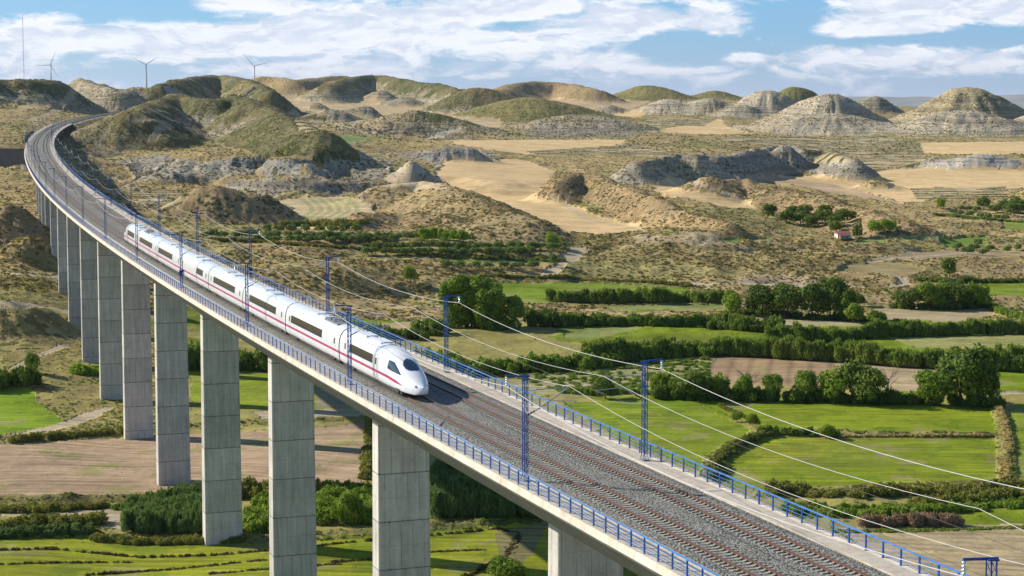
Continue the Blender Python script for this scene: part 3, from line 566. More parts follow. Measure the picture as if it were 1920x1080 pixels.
#==PART2==
# ------------------------------------------------------------------ viaduct
def concrete(name, base, pier=False):
    m = bpy.data.materials.new(name); m.use_nodes = True; t = NT(m.node_tree); b = t.n['Principled BSDF']
    tc = t.node('ShaderNodeTexCoord'); P = tc.outputs['Object']; sp = t.node('ShaderNodeSeparateXYZ'); t.put(sp.inputs[0], P)
    n = t.noise(P, .35, 5, .65); n2 = t.noise(P, 3.0, 3, .6); st = t.noise(t.vmath('MULTIPLY', P, (1.6, 1.6, .12)).outputs[0], 1.0, 3, .6)
    k = t.math('ADD', t.math('MULTIPLY', n, .8), t.math('MULTIPLY', n2, .3)); k = t.math('ADD', k, t.math('MULTIPLY', st, .75)); k = t.math('ADD', k, .07)
    if pier:
        # casting lifts 4.9 m high and shutter boards, each lift a slightly different grey
        oi = t.node('ShaderNodeObjectInfo')
        zl = t.math('ADD', t.math('DIVIDE', sp.outputs[2], 4.9), t.math('MULTIPLY', oi.outputs['Random'], 7.0)); cell = t.math('FLOOR', zl); fr = t.math('FRACT', zl)
        wn = t.node('ShaderNodeTexWhiteNoise', noise_dimensions='2D'); t.put(wn.inputs['Vector'], t.comb(cell, t.math('MULTIPLY', oi.outputs['Random'], 31.0), 0))
        k = t.math('MULTIPLY', k, t.math('ADD', .86, t.math('MULTIPLY', wn.outputs['Value'], .34)))
        joint = t.math('LESS_THAN', fr, .028)
        xx = t.math('ADD', sp.outputs[0], sp.outputs[1]); q = t.math('FRACT', t.math('ADD', t.math('DIVIDE', xx, 1.22), t.math('MULTIPLY', cell, .37)))
        vj = t.math('MULTIPLY', t.math('LESS_THAN', q, .06), t.ss(t.noise(P, .5, 2), .34, .5))
        q2 = t.math('LESS_THAN', t.math('FRACT', t.math('MULTIPLY', zl, 2.0)), .03)
        holes = t.node('ShaderNodeTexVoronoi', feature='F1'); t.put(holes.inputs['Vector'], P); holes.inputs['Scale'].default_value = .8
        j = t.math('ADD', t.math('MULTIPLY', joint, .42), t.math('MULTIPLY', vj, .36)); j = t.math('ADD', j, t.math('MULTIPLY', q2, .16)); j = t.math('ADD', j, t.math('MULTIPLY', t.math('LESS_THAN', holes.outputs['Distance'], .075), .35))
        k = t.math('MULTIPLY', k, t.math('SUBTRACT', 1.0, j))
    sc = t.vmath('SCALE', tuple(base)); t.put(sc.inputs[3], k); t.put(b.inputs['Base Color'], sc.outputs[0])
    b.inputs['Roughness'].default_value = .9; b.inputs['Specular IOR Level'].default_value = .15
    bn = t.node('ShaderNodeBump'); bn.inputs['Distance'].default_value = .03; t.put(bn.inputs['Height'], n2); t.put(b.inputs['Normal'], bn.outputs[0])
    return m
M['pier'] = concrete('pier_concrete', (.485, .45, .405), True); M['deck'] = concrete('deck_concrete', (.155, .15, .143)); M['edge'] = concrete('edge_concrete', (.62, .54, .43))  # deck grey darkened in the colour to stand for shade on the girder web
M['walk'] = concrete('walkway_concrete', (.50, .44, .35))
M['blue'] = mat('blue_paint', (.010, .065, .25), .5, var=.15, scale=3, spec=.3)
M['bluerail'] = mat('sunlit_blue_paint', (.06, .20, .52), .3, var=.25, scale=1.5, spec=.5, coat=.4)  # lighter blue: sky and sun reflection on the rails put into the colour
M['galv'] = mat('galvanised_steel', (.45, .46, .47), .45, .6, var=.1)
M['rust'] = mat('rusty_rail_steel', (.125, .06, .038), .85, var=.25, scale=4)
M['shine'] = mat('polished_rail_head', (.42, .36, .32), .35, .8)
M['sleeper'] = mat('sleeper_concrete', (.34, .32, .27), .9, var=.2, scale=5)
M['cable'] = mat('wire_aluminium', (.66, .62, .60), .45, .1, spec=.5)
M['copper'] = mat('contact_wire_copper', (.16, .13, .11), .5, .4)
M['glass_ins'] = mat('insulator_glass', (.62, .70, .70), .15, spec=.6)
M['brown_ins'] = mat('brown_porcelain', (.06, .035, .025), .3, spec=.5)
def ballast_mat():
    m = bpy.data.materials.new('ballast'); m.use_nodes = True; t = NT(m.node_tree); b = t.n['Principled BSDF']
    P = t.node('ShaderNodeNewGeometry').outputs['Position']
    v = t.node('ShaderNodeTexVoronoi', feature='F1'); t.put(v.inputs['Vector'], P); v.inputs['Scale'].default_value = 7.5
    w = t.node('ShaderNodeSeparateColor'); t.put(w.inputs[0], v.outputs['Color'])
    c = t.mix(w.outputs[0], (.13, .125, .10), (.42, .40, .33)); c = t.mix(t.ss(v.outputs['Distance'], .35, .75), c, (.04, .04, .035))
    n = t.noise(P, .5, 4, .6); sc = t.vmath('SCALE', c); t.put(sc.inputs[3], t.math('ADD', .78, t.math('MULTIPLY', n, .5))); t.put(b.inputs['Base Color'], sc.outputs[0])
    b.inputs['Roughness'].default_value = .85; bn = t.node('ShaderNodeBump'); bn.inputs['Distance'].default_value = .06; bn.invert = True; t.put(bn.inputs['Height'], v.outputs['Distance']); t.put(b.inputs['Normal'], bn.outputs[0])
    return m
M['ballast'] = ballast_mat()

def srange(a, b, fine=2.0, coarse=8.0):
    out = list(np.arange(a, min(b, 420), fine)) + list(np.arange(max(a, 420), b, coarse)); out.append(b); return np.array(sorted(set(round(float(x), 3) for x in out)))
def sweep(mb, prof, ss_, closed=True, caps=True):
    n = len(prof); V = []
    for s in ss_:
        for (o, z) in prof: V.append(at(s, o, z))
    fs = []; m = n if closed else n - 1
    for i in range(len(ss_) - 1):
        for k in range(m):
            a, b_ = i * n + k, i * n + (k + 1) % n; fs.append((a, a + n, b_ + n, b_))
    if closed and caps: fs.append(tuple(range(n))); fs.append(tuple(range(len(ss_) * n - 1, (len(ss_) - 1) * n - 1, -1)))
    mb.add(V, fs)
def build_viaduct():
    v = empty('viaduct', at(0, 0, -3)); v.location = (0, 0, 0)
    tag(v, 'long curving concrete railway viaduct on tall slab piers, blue railings along both edges', 'viaduct')
    ss_ = srange(-110, S_AB)
    m = MB()     # box girder with cantilevered slab
    prof = [(-6.85, -.75), (-6.85, -.05), (6.85, -.05), (6.85, -.75), (4.8, -2.75), (-4.8, -2.75)]
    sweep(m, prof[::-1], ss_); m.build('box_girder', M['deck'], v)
    for sg in (-1, 1):
        m = MB(); sweep(m, [(sg * 4.82, -.048), (sg * 6.9, -.048), (sg * 6.9, .0), (sg * 4.82, .02)][::-sg], ss_)
        sweep(m, [(sg * 4.82, .022), (sg * 5.0, .022), (sg * 5.0, .12), (sg * 4.82, .12)][::-sg], ss_); m.build('walkway', M['walk'], v)
        m = MB(); g = .012                       # precast edge panels 2 m long
        for s in np.arange(-110, 700, 2.0):
            p = [(sg * 6.55, .004), (sg * 7.0, .06), (sg * 7.14, -.46), (sg * 7.02, -.46), (sg * 6.88, -.1)][::-sg]
            sweep(m, p, np.array([s + g, s + 2.0 - g]))
        sweep(m, [(sg * 6.55, .004), (sg * 7.0, .06), (sg * 7.14, -.46), (sg * 7.02, -.46), (sg * 6.88, -.1)][::-sg], srange(700, S_AB)); m.build('edge_panels', M['edge'], v)
    for s in PIERS:
        if s > S_AB - 12: continue
        p = at(s); gz = float(zat(p[0], p[1])) - 1.2; top = p[2] - 2.95; H = top - gz
        if H < 2: continue
        m = MB(); w0, w1, t0, t1 = 2.72 + H * .003, 2.66, 1.22 + H * .004, 1.12; c = .12
        def ring(w, t_, z): return [(-w + c, -t_, z), (w - c, -t_, z), (w, -t_ + c, z), (w, t_ - c, z), (w - c, t_, z), (-w + c, t_, z), (-w, t_ - c, z), (-w, -t_ + c, z)]
        m.add(ring(w0, t0, 0) + ring(w1, t1, H), [(i, (i + 1) % 8, 8 + (i + 1) % 8, 8 + i) for i in range(8)] + [tuple(range(15, 7, -1))[::-1], tuple(range(8))[::-1]])
        o = m.build('pier', M['pier'], v, loc=(p[0], p[1], gz)); o.rotation_euler = (0, 0, head(s))
        for a in (-1.9, 1.9):
            m = MB(); m.box((a - .35, -.35, H), (a + .35, .35, H + .21)); b_ = m.build('bearing', M['deck'], v, loc=(p[0], p[1], gz)); b_.rotation_euler = (0, 0, head(s))
    # abutment
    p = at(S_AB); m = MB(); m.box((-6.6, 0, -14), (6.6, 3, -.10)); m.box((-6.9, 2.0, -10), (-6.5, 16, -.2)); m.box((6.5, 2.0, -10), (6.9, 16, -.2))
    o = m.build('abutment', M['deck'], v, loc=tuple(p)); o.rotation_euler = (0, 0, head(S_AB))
build_viaduct()
m = MB(); sweep(m, [(-4.815, -.35), (-4.815, .0), (-4.2, .06), (-1.2, .05), (1.2, .05), (4.2, .06), (4.815, .0), (4.815, -.35)][::-1], srange(-110, 2100)); tag(m.build('ballast_bed', M['ballast']), 'grey stone ballast carrying both tracks', 'ballast', kind='structure')

def build_railing(sg, label):
    r = empty('railing', (0, 0, 0)); tag(r, label, 'railing')
    off = sg * 6.68; ss_ = srange(-100, S_AB, 2.0, 6.0)
    m = MB(); sweep(m, [(off - .05, 1.04), (off + .05, 1.04), (off + .045, 1.13), (off - .045, 1.13)], ss_); m.build('handrail', M['bluerail'], r)
    for z in (.22, .48, .76):
        m = MB(); sweep(m, [(off - .016, z), (off + .016, z), (off + .016, z + .032), (off - .016, z + .032)], ss_); m.build('rail', M['bluerail'], r)
    pm = MB(); pm.box((-.035, -.07, .02), (.035, .07, 1.045)); pm.box((-.07, -.035, .5), (-.035, .035, 1.0)) if False else None
    pm.box((-.075, -.1, .0), (.075, .1, .03)); first = None; rest = MB(); n = 0
    start = 1.45 if sg < 0 else -0.6
    for s in np.arange(start - 24, 760, 2.0):
        p = at(s, off); vis = s > (7 if sg < 0 else -17)
        if vis and n < 100:
            o = pm.build('post', M['blue'], r) if first is None else first.copy()
            if first is None: first = o
            else: C.objects.link(o); o.parent = r
            o.location = tuple(p); o.rotation_euler = (0, 0, head(s)); n += 1
        else:
            a = head(s); ca, sa = math.cos(a), math.sin(a); V = [(p[0] + x * ca - y * sa, p[1] + x * sa + y * ca, p[2] + z) for x, y, z in pm.v]; rest.add(V, pm.f)
    rest.build('post', M['blue'], r)['kind'] = 'stuff'
build_railing(-1, 'blue steel railing on the left edge of the viaduct, above the sunlit pier sides')
build_railing(1, 'blue steel railing on the right edge of the viaduct, in front of the green fields')

def build_track(c, label):
    r = empty('railway_track', (0, 0, 0)); tag(r, label, 'railway track', 'the two railway tracks on the viaduct')
    ss_ = srange(-110, 2000, 2.0, 6.0)
    for sg in (-1, 1):
        o = c + sg * .75; m = MB()
        sweep(m, [(o - .07, .125), (o + .07, .125), (o + .07, .14), (o + .016, .16), (o + .016, .245), (o + .036, .26), (o + .036, .288), (o - .036, .288), (o - .036, .26), (o - .016, .245), (o - .016, .16), (o - .07, .14)], ss_)
        rr = m.build('rail', M['rust'], r); m = MB(); sweep(m, [(o - .02, .2885), (o + .02, .2885), (o + .02, .2925), (o - .02, .2925)], ss_); m.build('rail_head', M['shine'], rr)
    sl = MB(); V = [(-1.3, -.14, -.06), (1.3, -.14, -.06), (1.3, .14, -.06), (-1.3, .14, -.06), (-1.3, -.11, .12), (-.5, -.10, .12), (-.35, -.09, .085), (.35, -.09, .085), (.5, -.10, .12), (1.3, -.11, .12), (1.3, .11, .12), (.5, .10, .12), (.35, .09, .085), (-.35, .09, .085), (-.5, .10, .12), (-1.3, .11, .12)]
    sl.add(V, [(0, 3, 2, 1), (4, 5, 14, 15), (5, 6, 13, 14), (6, 7, 12, 13), (7, 8, 11, 12), (8, 9, 10, 11), (0, 1, 9, 8, 7, 6, 5, 4), (3, 15, 14, 13, 12, 11, 10, 2), (0, 4, 15, 3), (1, 2, 10, 9)])
    for a in (-.88, -.62, .62, .88): sl.box((a - .05, -.09, .122), (a + .05, .09, .17))
    first = None; n = 0; rest = MB()
    for s in np.arange(-60, 600, .6):
        p = at(s, c); vis = s > (0 if c < 0 else -6)
        if vis and n < 100:
            o = sl.build('sleeper', M['sleeper'], r) if first is None else first.copy()
            if first is None: first = o
            else: C.objects.link(o); o.parent = r
            o.location = tuple(p); o.rotation_euler = (0, 0, head(s)); n += 1
        else:
            a = head(s); ca, sa = math.cos(a), math.sin(a); src = sl if s < 250 else None
            if src: rest.add([(p[0] + x * ca - y * sa, p[1] + x * sa + y * ca, p[2] + z) for x, y, z in sl.v], sl.f)
            else:
                b_ = MB(); b_.box((-1.3, -.14, -.05), (1.3, .14, .12)); rest.add([(p[0] + x * ca - y * sa, p[1] + x * sa + y * ca, p[2] + z) for x, y, z in b_.v], b_.f)
    rest.build('sleeper', M['sleeper'], r)['kind'] = 'stuff'
TL, TR = -2.35, 2.35
build_track(TL, 'railway track under the white train, nearer the left railing')
build_track(TR, 'empty railway track with rusty rails, nearer the right railing')
m = MB(); r_ = []
for i, s in enumerate(np.arange(62.0, 66.5, .25)): r_.append(at(s, -4.7 + (s - 62) * .55, .085 + .02 * math.sin(i)))
m.tube(r_, .035, 6); tag(m.build('cable', M['brown_ins']), 'dark cable lying across the ballast beside the left track ahead of the train', 'cable')

# ------------------------------------------------------------------ catenary masts and wires
ORD = ['first', 'second', 'third', 'fourth', 'fifth', 'sixth', 'seventh', 'eighth', 'ninth', 'tenth', 'eleventh', 'twelfth', 'thirteenth', 'fourteenth', 'fifteenth', 'sixteenth', 'seventeenth', 'eighteenth', 'nineteenth', 'twentieth', 'twenty-first', 'twenty-second', 'twenty-third', 'twenty-fourth', 'twenty-fifth', 'twenty-sixth']
MH = 7.75
def disc_string(p, q, n=4, r=.11):
    m = MB(); p, q = np.array(p, float), np.array(q, float); pts, rs = [], []
    for i in range(n * 4 + 1):
        t_ = i / (n * 4); pts.append(p + (q - p) * t_); rs.append(r if i % 4 in (1, 2) else .035)
    m.tube(pts, rs, 8); return m
def make_mast(sg):
    """local +x points outward from the deck on that side when sg=1; built for sg by mirroring"""
    r = empty('catenary_mast'); X = lambda x: x * sg
    m = MB(); wx, wy = .14, .21
    for a in (-1, 1):
        for b_ in (-1, 1): m.bar((a * wx, b_ * wy, .25), (a * wx, b_ * wy * .9, MH), .052)
    m.build('chord', M['blue'], r)
    m = MB(); n = 14; hz = (MH - .5) / n
    for i in range(n):
        z0 = .4 + i * hz; z1 = z0 + hz; f = 1 if i % 2 else -1
        for a in (-1, 1): m.bar((a * wx, -f * wy, z0), (a * wx, f * wy, z1), .034, .02)
        for b_ in (-1, 1): m.bar((-f * wx, b_ * wy, z0), (f * wx, b_ * wy, z1), .03, .02)
    m.build('lattice_bracing', M['blue'], r)
    m = MB(); m.box((-.28, -.36, .05), (.28, .36, .11))
    for a in (-1, 1):
        for b_ in (-1, 1): m.bar((a * .2, b_ * .29, .0), (a * .2, b_ * .29, .3), .05)
    m.build('base_plate', M['galv'], r)
    m = MB(); m.bar((X(-.35), 0, MH + .02), (X(1.5), 0, MH + .14), .10, .12); m.bar((X(-.25), .2, MH), (X(.3), .2, MH + .04), .09); m.bar((X(-.25), -.2, MH), (X(.3), -.2, MH + .04), .09); m.build('top_arm', M['blue'], r)
    disc_string((X(1.45), 0, MH + .06), (X(1.45), 0, MH - .62)).build('insulator', M['glass_ins'], r, smooth=True)
    disc_string((X(-.3), 0, 6.72), (X(-.95), 0, 6.74), 4, .09).build('insulator', M['glass_ins'], r, smooth=True)
    disc_string((X(-.2), 0, 4.9), (X(-.8), 0, 5.18), 3, .08).build('insulator', M['brown_ins'], r, smooth=True)
    m = MB(); m.tube([(X(-.95), 0, 6.74), (X(-3.6), 0, 6.82)], .038, 6); m.tube([(X(-.8), 0, 5.18), (X(-3.45), 0, 6.78)], .045, 6)
    m.tube([(X(-1.9), 0, 5.85), (X(-4.1), 0, 5.72)], .03, 6); m.tube([(X(-4.1), 0, 5.72), (X(-3.3), .05, 5.36)], .022, 6); m.build('cantilever_bracket', M['galv'], r)
    return r
MS = {-1: [-19.0] + [38.5 + 48.75 * k for k in range(0, 25)], 1: [-6.7] + [42.5 + 49.3 * k for k in range(0, 25)]}
for sg in (-1, 1):
    proto = None
    for k, s in enumerate(MS[sg]):
        if s > 1450 or (sg > 0 and k == 0): continue
        o = make_mast(sg) if proto is None else copy_tree(proto); proto = proto or o
        p = at(s, sg * 5.75, .02); o.location = tuple(p); o.rotation_euler = (0, 0, head(s))
        side = 'left' if sg < 0 else 'right'; e = k if sg < 0 else k - 1
        lab = 'blue lattice catenary mast on the %s edge of the deck, %s from the camera' % (side, ORD[e])
        if sg < 0 and k == 0: lab = 'top of a blue catenary mast rising into the bottom right corner'
        if k in (1, 2) and sg < 0: lab = ['', 'tall blue lattice mast before the left railing, nearest whole mast ahead of the train', 'blue lattice mast standing in front of the train\'s leading car'][k]
        if sg > 0 and k in (1, 2): lab = ['', 'tall blue lattice mast by the right railing, nearest of its row', 'blue lattice mast by the right railing, just right of the train\'s nose'][k]
        tag(o, lab, 'mast', 'catenary masts along the viaduct')
def sign(sg, k, z):
    m = MB(); p = at(MS[sg][k], sg * 5.75); m.box((-.38, -.42, z), (.38, -.36, z + .75)); b_ = MB(); b_.add([(.02, -.424, z + .1), (.36, -.424, z + .1), (.36, -.424, z + .7)], [(0, 1, 2)])
    e = m.build('mast_sign', M['blue'], loc=tuple(p)); e.rotation_euler = (0, 0, head(MS[sg][k])); b_.build('white_mark', mat('sign_white', (.7, .72, .8), .5), e)
    tag(e, 'small square blue sign on a %s-hand mast %s' % (('left', 'in front of the middle of the train') if sg < 0 else ('right', 'behind the train roof')), 'sign')
sign(-1, 4, 1.9); sign(1, 4, 1.2)
m = MB(); p = at(MS[-1][3] + .8, -6.2); m.tube([p + (0, 0, .0), p + (0, 0, .28)], [.2, .17], 10); m.tube([p + (0, 0, .28), p + (0, 0, .36)], [.1, .09], 8); tag(m.build('yellow_cap', mat('yellow_plastic', (.75, .45, .03), .5)), 'small yellow box at the foot of the third left-hand mast', 'box')
def wire(sg, off_in, z, sag, r, name, mt, label, s_end=900, s_first=None):
    m = MB(); L = [MS[sg][0] - 55] + [s for s in MS[sg] if s < s_end]
    for a, b_ in zip(L[:-1], L[1:]):
        n = 14 if a < 300 else 8; pts = []
        for i in range(n + 1):
            t_ = i / n; s = a + (b_ - a) * t_; pa, pb = at(a, off_in, z), at(b_, off_in, z); p = pa + (pb - pa) * t_; p[2] -= sag * 4 * t_ * (1 - t_) * ((b_ - a) / 49) ** 2; pts.append(p)
        m.tube(pts, r, 5, False)
    return tag(m.build(name, mt), label, 'wire', 'overhead wires along the line')
wire(-1, -7.2, MH - .62, .95, .023, 'feeder_wire', M['cable'], 'bright feeder wire hung from the outer arms of the left-hand masts')
wire(1, 7.2, MH - .62, .95, .023, 'feeder_wire', M['cable'], 'bright feeder wire hung from the outer arms of the right-hand masts')
wire(-1, -2.2, 6.85, 1.0, .017, 'messenger_wire', M['cable'], 'bright sagging messenger wire over the train\'s track')
wire(1, 2.2, 6.85, 1.0, .017, 'messenger_wire', M['cable'], 'bright sagging messenger wire over the empty right track')
wire(-1, -2.35, 5.4, .02, .013, 'contact_wire', M['copper'], 'thin dark contact wire just above the train roof')
wire(1, 2.35, 5.4, .02, .013, 'contact_wire', M['copper'], 'thin dark contact wire above the empty right track')

# ------------------------------------------------------------------ train
M['white'] = mat('white_train_paint', (.77, .78, .79), .25, var=.05, scale=.9, spec=.5, coat=.6)
M['window'] = mat('tinted_window', (.022, .022, .022), .12, spec=.6)
M['stripe'] = mat('magenta_stripe', (.40, .012, .12), .3, coat=.4)
M['under'] = mat('underframe_grey', (.055, .05, .045), .7, var=.2)
M['screen'] = mat('windscreen_glass', (.012, .03, .055), .06, spec=.7)
M['roofgear'] = mat('roof_equipment_grey', (.20, .21, .22), .5, var=.2)
M['lamp'] = mat('headlight_glass', (.7, .72, .75), .1, spec=.6)
HPF = [(1.30, .42), (1.40, .60), (1.455, .95), (1.475, 1.35), (1.475, 1.85), (1.455, 2.3), (1.40, 2.7), (1.30, 3.05), (1.12, 3.38), (.88, 3.62), (.58, 3.78), (.28, 3.86), (0, 3.885)]
def profile(n=44):
    P_ = np.array(HPF); d = np.concatenate([[0], np.cumsum(np.hypot(*np.diff(P_, axis=0).T))]); q = np.linspace(0, d[-1], n)
    y = np.interp(q, d, P_[:, 0]); z = np.interp(q, d, P_[:, 1]); y = np.convolve(np.pad(y, 2, 'edge'), [.1, .2, .4, .2, .1], 'valid'); y[0] = 1.30; y[-1] = 0
    return np.concatenate([-y, y[::-1][1:]]), np.concatenate([z, z[::-1][1:]])
PYY, PZZ = profile()
def section(d):
    """cross-section at distance d behind the nose tip"""
    if d >= 9: return PYY, PZZ
    t1 = min(d / 8.9, 1); top = 1.05 + 2.835 * (math.sin(math.pi / 2 * t1)) ** 1.02 if d > 0 else 1.05
    top = 1.25 + (3.885 - 1.25) * (1 - (1 - t1) ** 1.55) ** 1.06
    w = (1 - (1 - min((d + .04) / 6.0, 1)) ** 2.3) ** .62; bot = .42 + .38 * max(0, 1 - d / .9) ** 2
    z = bot + (PZZ - .42) / (3.885 - .42) * (top - bot); mid = (z - bot) / (top - bot)
    yy = PYY * w * (1 - .16 * (1 - t1) * np.clip(mid - .35, 0, 1))
    return yy, z
def build_train():
    T = empty('high_speed_train', (0, 0, 0)); tag(T, 'white high-speed passenger train with magenta stripe and dark window bands crossing the viaduct', 'train')
    bounds = [73.6, 98.6, 123.4, 148.2, 173.0, 197.8, 222.6, 247.4, 272.8]; RZ = .29 - .0
    wins = [(85.9, 94.6), (106, 120.6), (128.6, 144.1), (153.6, 169.2), (177.7, 183.2), (206, 221.2), (228.7, 244.4), (252.5, 262)]
    for c in range(8):
        a, b_ = bounds[c], bounds[c + 1]; pa, pb = at(a, TL, RZ), at(b_, TL, RZ); L = np.linalg.norm(pb - pa) - .35; dr = (pb - pa) / np.linalg.norm(pb - pa)
        car = empty('train_car'); car.parent = T; car.location = tuple(pa + dr * .17); car.rotation_euler = (math.asin(dr[2]), 0, math.atan2(-dr[0], dr[1]))
        nose = 0 if c == 0 else (1 if c == 7 else None)     # which end is the nose
        dl = lambda y: (y if nose == 0 else (L - y if nose == 1 else 99))
        ys = np.unique(np.concatenate([np.linspace(0, 9, 75) if nose == 0 else [], np.linspace(0, L, 14), L - np.linspace(0, 9, 75) if nose == 1 else []]).round(4))
        sec = [section(dl(y)) for y in ys]; n = len(PYY)
        V = np.array([[(sx, y, sz) for sx, sz in zip(*sc_)] for y, sc_ in zip(ys, sec)]); idx = np.arange(len(ys) * n).reshape(len(ys), n)
        Q = np.stack([idx[:-1, :-1], idx[:-1, 1:], idx[1:, 1:], idx[1:, :-1]], -1).reshape(-1, 4); bt = np.stack([idx[:-1, -1], idx[:-1, 0], idx[1:, 0], idx[1:, -1]], -1).reshape(-1, 4)
        body = npmesh('body', V.reshape(-1, 3), np.concatenate([Q, bt])[:, ::-1], M['white'], parent=car, smooth=True)
        for e in (0, len(ys) - 1):
            tip = (e == 0 and nose == 0) or (e > 0 and nose == 1); m = MB(); m.add(V[e] * np.array((.999, 1, .999)), [tuple(range(n)) if e == 0 else tuple(range(n - 1, -1, -1))]); m.build('end_wall', M['white'] if tip else M['under'], car)
        # surface strips lying a centimetre proud of the body, following its curve
        def surf(y, z, sg, out=.010):
            yy, zz2 = section(dl(y)); h = len(yy) // 2; hy, hz = -yy[:h + 1], zz2[:h + 1]; x = float(np.interp(z, hz, hy))
            return (sg * (x + out), y, z)
        def strip(mb, y0, y1, zf0, zf1, sg, ny=10, nz=5):
            Vs = []; 
            for y in np.linspace(y0, y1, ny):
                for z in np.linspace(zf0(y), zf1(y), nz): Vs.append(surf(y, z, sg))
            fs = []
            for i in range(ny - 1):
                for k in range(nz - 1):
                    q = i * nz + k; f = (q, q + 1, q + nz + 1, q + nz); fs.append(f if sg < 0 else f[::-1])
            mb.add(Vs, fs)
        k_ = lambda v: (lambda y: v)
        w0, w1 = wins[c][0] - a - .17, wins[c][1] - a - .17
        for sg in (-1, 1):
            m = MB(); strip(m, w0, w1, k_(1.92), k_(2.78), sg); m.build('window_band', M['window'], car)
            m = MB(); y0 = 0.05 if nose != 0 else 2.6; y1 = L - .05 if nose != 1 else L - 2.6
            ez = lambda y: 1.22 - .0 * y - (.20 * max(0, 1 - (dl(y) - 2.0) / 5.0) if nose is not None else 0)
            strip(m, y0, y1, ez, (lambda y: ez(y) + .27 * min(1, max(0.02, (dl(y) - 2.6) / 1.6)) if nose is not None else ez(y) + .27), sg, 60); m.build('magenta_stripe', M['stripe'], car)
            # doors and joint lines
            for yd in ([11.0, L - 2.2] if nose == 0 else ([2.2, L - 11.0] if nose == 1 else [1.9, L - 1.9])):
                m = MB()
                for e in (-.48, .48): strip(m, yd + e - .014, yd + e + .014, k_(.75), k_(2.95), sg, 2, 12)
                strip(m, yd - .47, yd + .47, k_(2.93), k_(2.955), sg, 2, 2); d_ = m.build('door', M['roofgear'], car)
                m = MB(); strip(m, yd - .22, yd + .22, k_(1.98), k_(2.6), sg, 2, 4); m.build('door_window', M['window'], d_)
            if nose is not None:     # cab side window, a rounded wedge
                m = MB(); f0 = lambda y: 1.95 + .05 * (dl(y) - 3.4); f1 = lambda y: f0(y) + .02 + .80 * min(1, max(0, (dl(y) - 3.3) / 2.4)) ** .8
                ya, yb = (3.3, 7.0) if nose == 0 else (L - 7.0, L - 3.3); strip(m, ya, yb, f0, f1, sg, 22, 6); m.build('cab_window', M['screen'], car)
                m = MB(); q = surf((.75 if nose == 0 else L - .75), 1.25, sg, .0); m.tube([np.array(q) + (0, -.12, 0), np.array(q) + (0, .12, 0)], [.10, .13], 10); m.build('headlight', M['lamp'], car, smooth=True)
        if nose is not None:
            Vn = V.copy(); D_ = np.array([dl(y) for y in ys])[:, None] * np.ones(n); h = n // 2; j = np.abs(np.arange(n) - h)[None, :] / h
            msk = (((D_ - 4.1) / 1.3) ** 2 + (np.abs(V[:, :, 0]) / (.84 - .08 * np.clip(D_ - 3, 0, 3))) ** 2 < 1) & (j < .5)
            fm = msk[:-1, :-1] & msk[1:, 1:] & msk[:-1, 1:] & msk[1:, :-1]; Qs = np.stack([idx[:-1, :-1], idx[:-1, 1:], idx[1:, 1:], idx[1:, :-1]], -1)[fm]
            used = np.unique(Qs); rm = {int(u): i for i, u in enumerate(used)}; Vw = V.reshape(-1, 3)[used] + np.array((0, -.012 if nose == 0 else .012, .014))
            npmesh('windscreen', Vw, np.vectorize(rm.get)(Qs)[:, ::-1], M['screen'], parent=car, smooth=True)
            m = MB(); yl = (10.2 if nose == 0 else L - 10.2)
            for yy in (yl, yl + .55):
                ring = [(x * 1.006, yy, z * 1.002 + .002) for x, z in zip(PYY, PZZ)]; m.tube(ring, .014, 5)
            m.build('joint_ring', M['roofgear'], car)
        if c < 7:
            m = MB(); ringv = [[(x * .90, y, .55 + (z - .42) * .94) for x, z in zip(PYY, PZZ)] for y in (L - .02, L + .36)]
            m.add(ringv[0] + ringv[1], [(i, i + 1, n + i + 1, n + i) for i in range(n - 1)]); m.build('gangway', M['under'], car, smooth=True)
        m = MB(); y0, y1 = (3.0 if nose == 0 else .5), (L - 3.0 if nose == 1 else L - .5); m.box((-1.22, y0, .16), (1.22, y1, .45)); m.build('underframe', M['under'], car)
        for yb in ((5.2 if nose == 0 else 3.8), (L - 5.2 if nose == 1 else L - 3.8)):
            m = MB(); m.box((-1.36, yb - 1.6, .22), (1.36, yb + 1.6, .62)); bg = m.build('bogie', M['under'], car)
            for e in (-1.25, 1.25):
                m = MB(); m.tube([(-.82, yb + e, .46), (-.69, yb + e, .46), (-.68, yb + e, .46), (.68, yb + e, .46), (.69, yb + e, .46), (.82, yb + e, .46)], [.455, .455, .09, .09, .455, .455], 20); m.build('wheelset', M['rust'], bg)
        # roof equipment
        if c in (0, 2, 3, 4, 5, 7):
            yc = L * (.55 if c not in (0, 7) else (.66 if c == 0 else .34))
            for e in (-1, 1): m = MB(); m.box((-.62, yc + e * 2.6 - 1.6, 3.74), (.62, yc + e * 2.6 + 1.6, 3.97)); m.build('roof_unit', M['white'], car)
        if c in (1, 6):
            yc = L * .5 if c == 1 else L * .45; yc = (6.0 if c == 1 else L - 6.0)
            m = MB(); m.box((-.72, yc - 2.9, 3.70), (.72, yc + 2.9, 3.90)); w_ = m.build('roof_well', M['roofgear'], car)
            m = MB()
            for e in (-.9, .9):
                for sx in (-.45, .45): m.tube([(sx, yc + e, 3.9), (sx, yc + e, 4.16)], [.09, .06], 8)
            m.bar((-.5, yc - .9, 4.17), (.5, yc - .9, 4.17), .07); m.bar((-.5, yc + .9, 4.17), (.5, yc + .9, 4.17), .07); up = c == 6
            kz = 4.95 if up else 4.33; m.bar((0, yc + .9, 4.2), (0, yc - 1.5, kz - (.1 if not up else .0)), .09); m.bar((0, yc - 1.5, kz - (.1 if not up else 0)), (0, yc + .5, 5.05 if up else 4.36), .06); m.bar((-.8, yc + .5, 5.08 if up else 4.4), (.8, yc + .5, 5.08 if up else 4.4), .07)
            m.build('pantograph', M['roofgear'], w_)
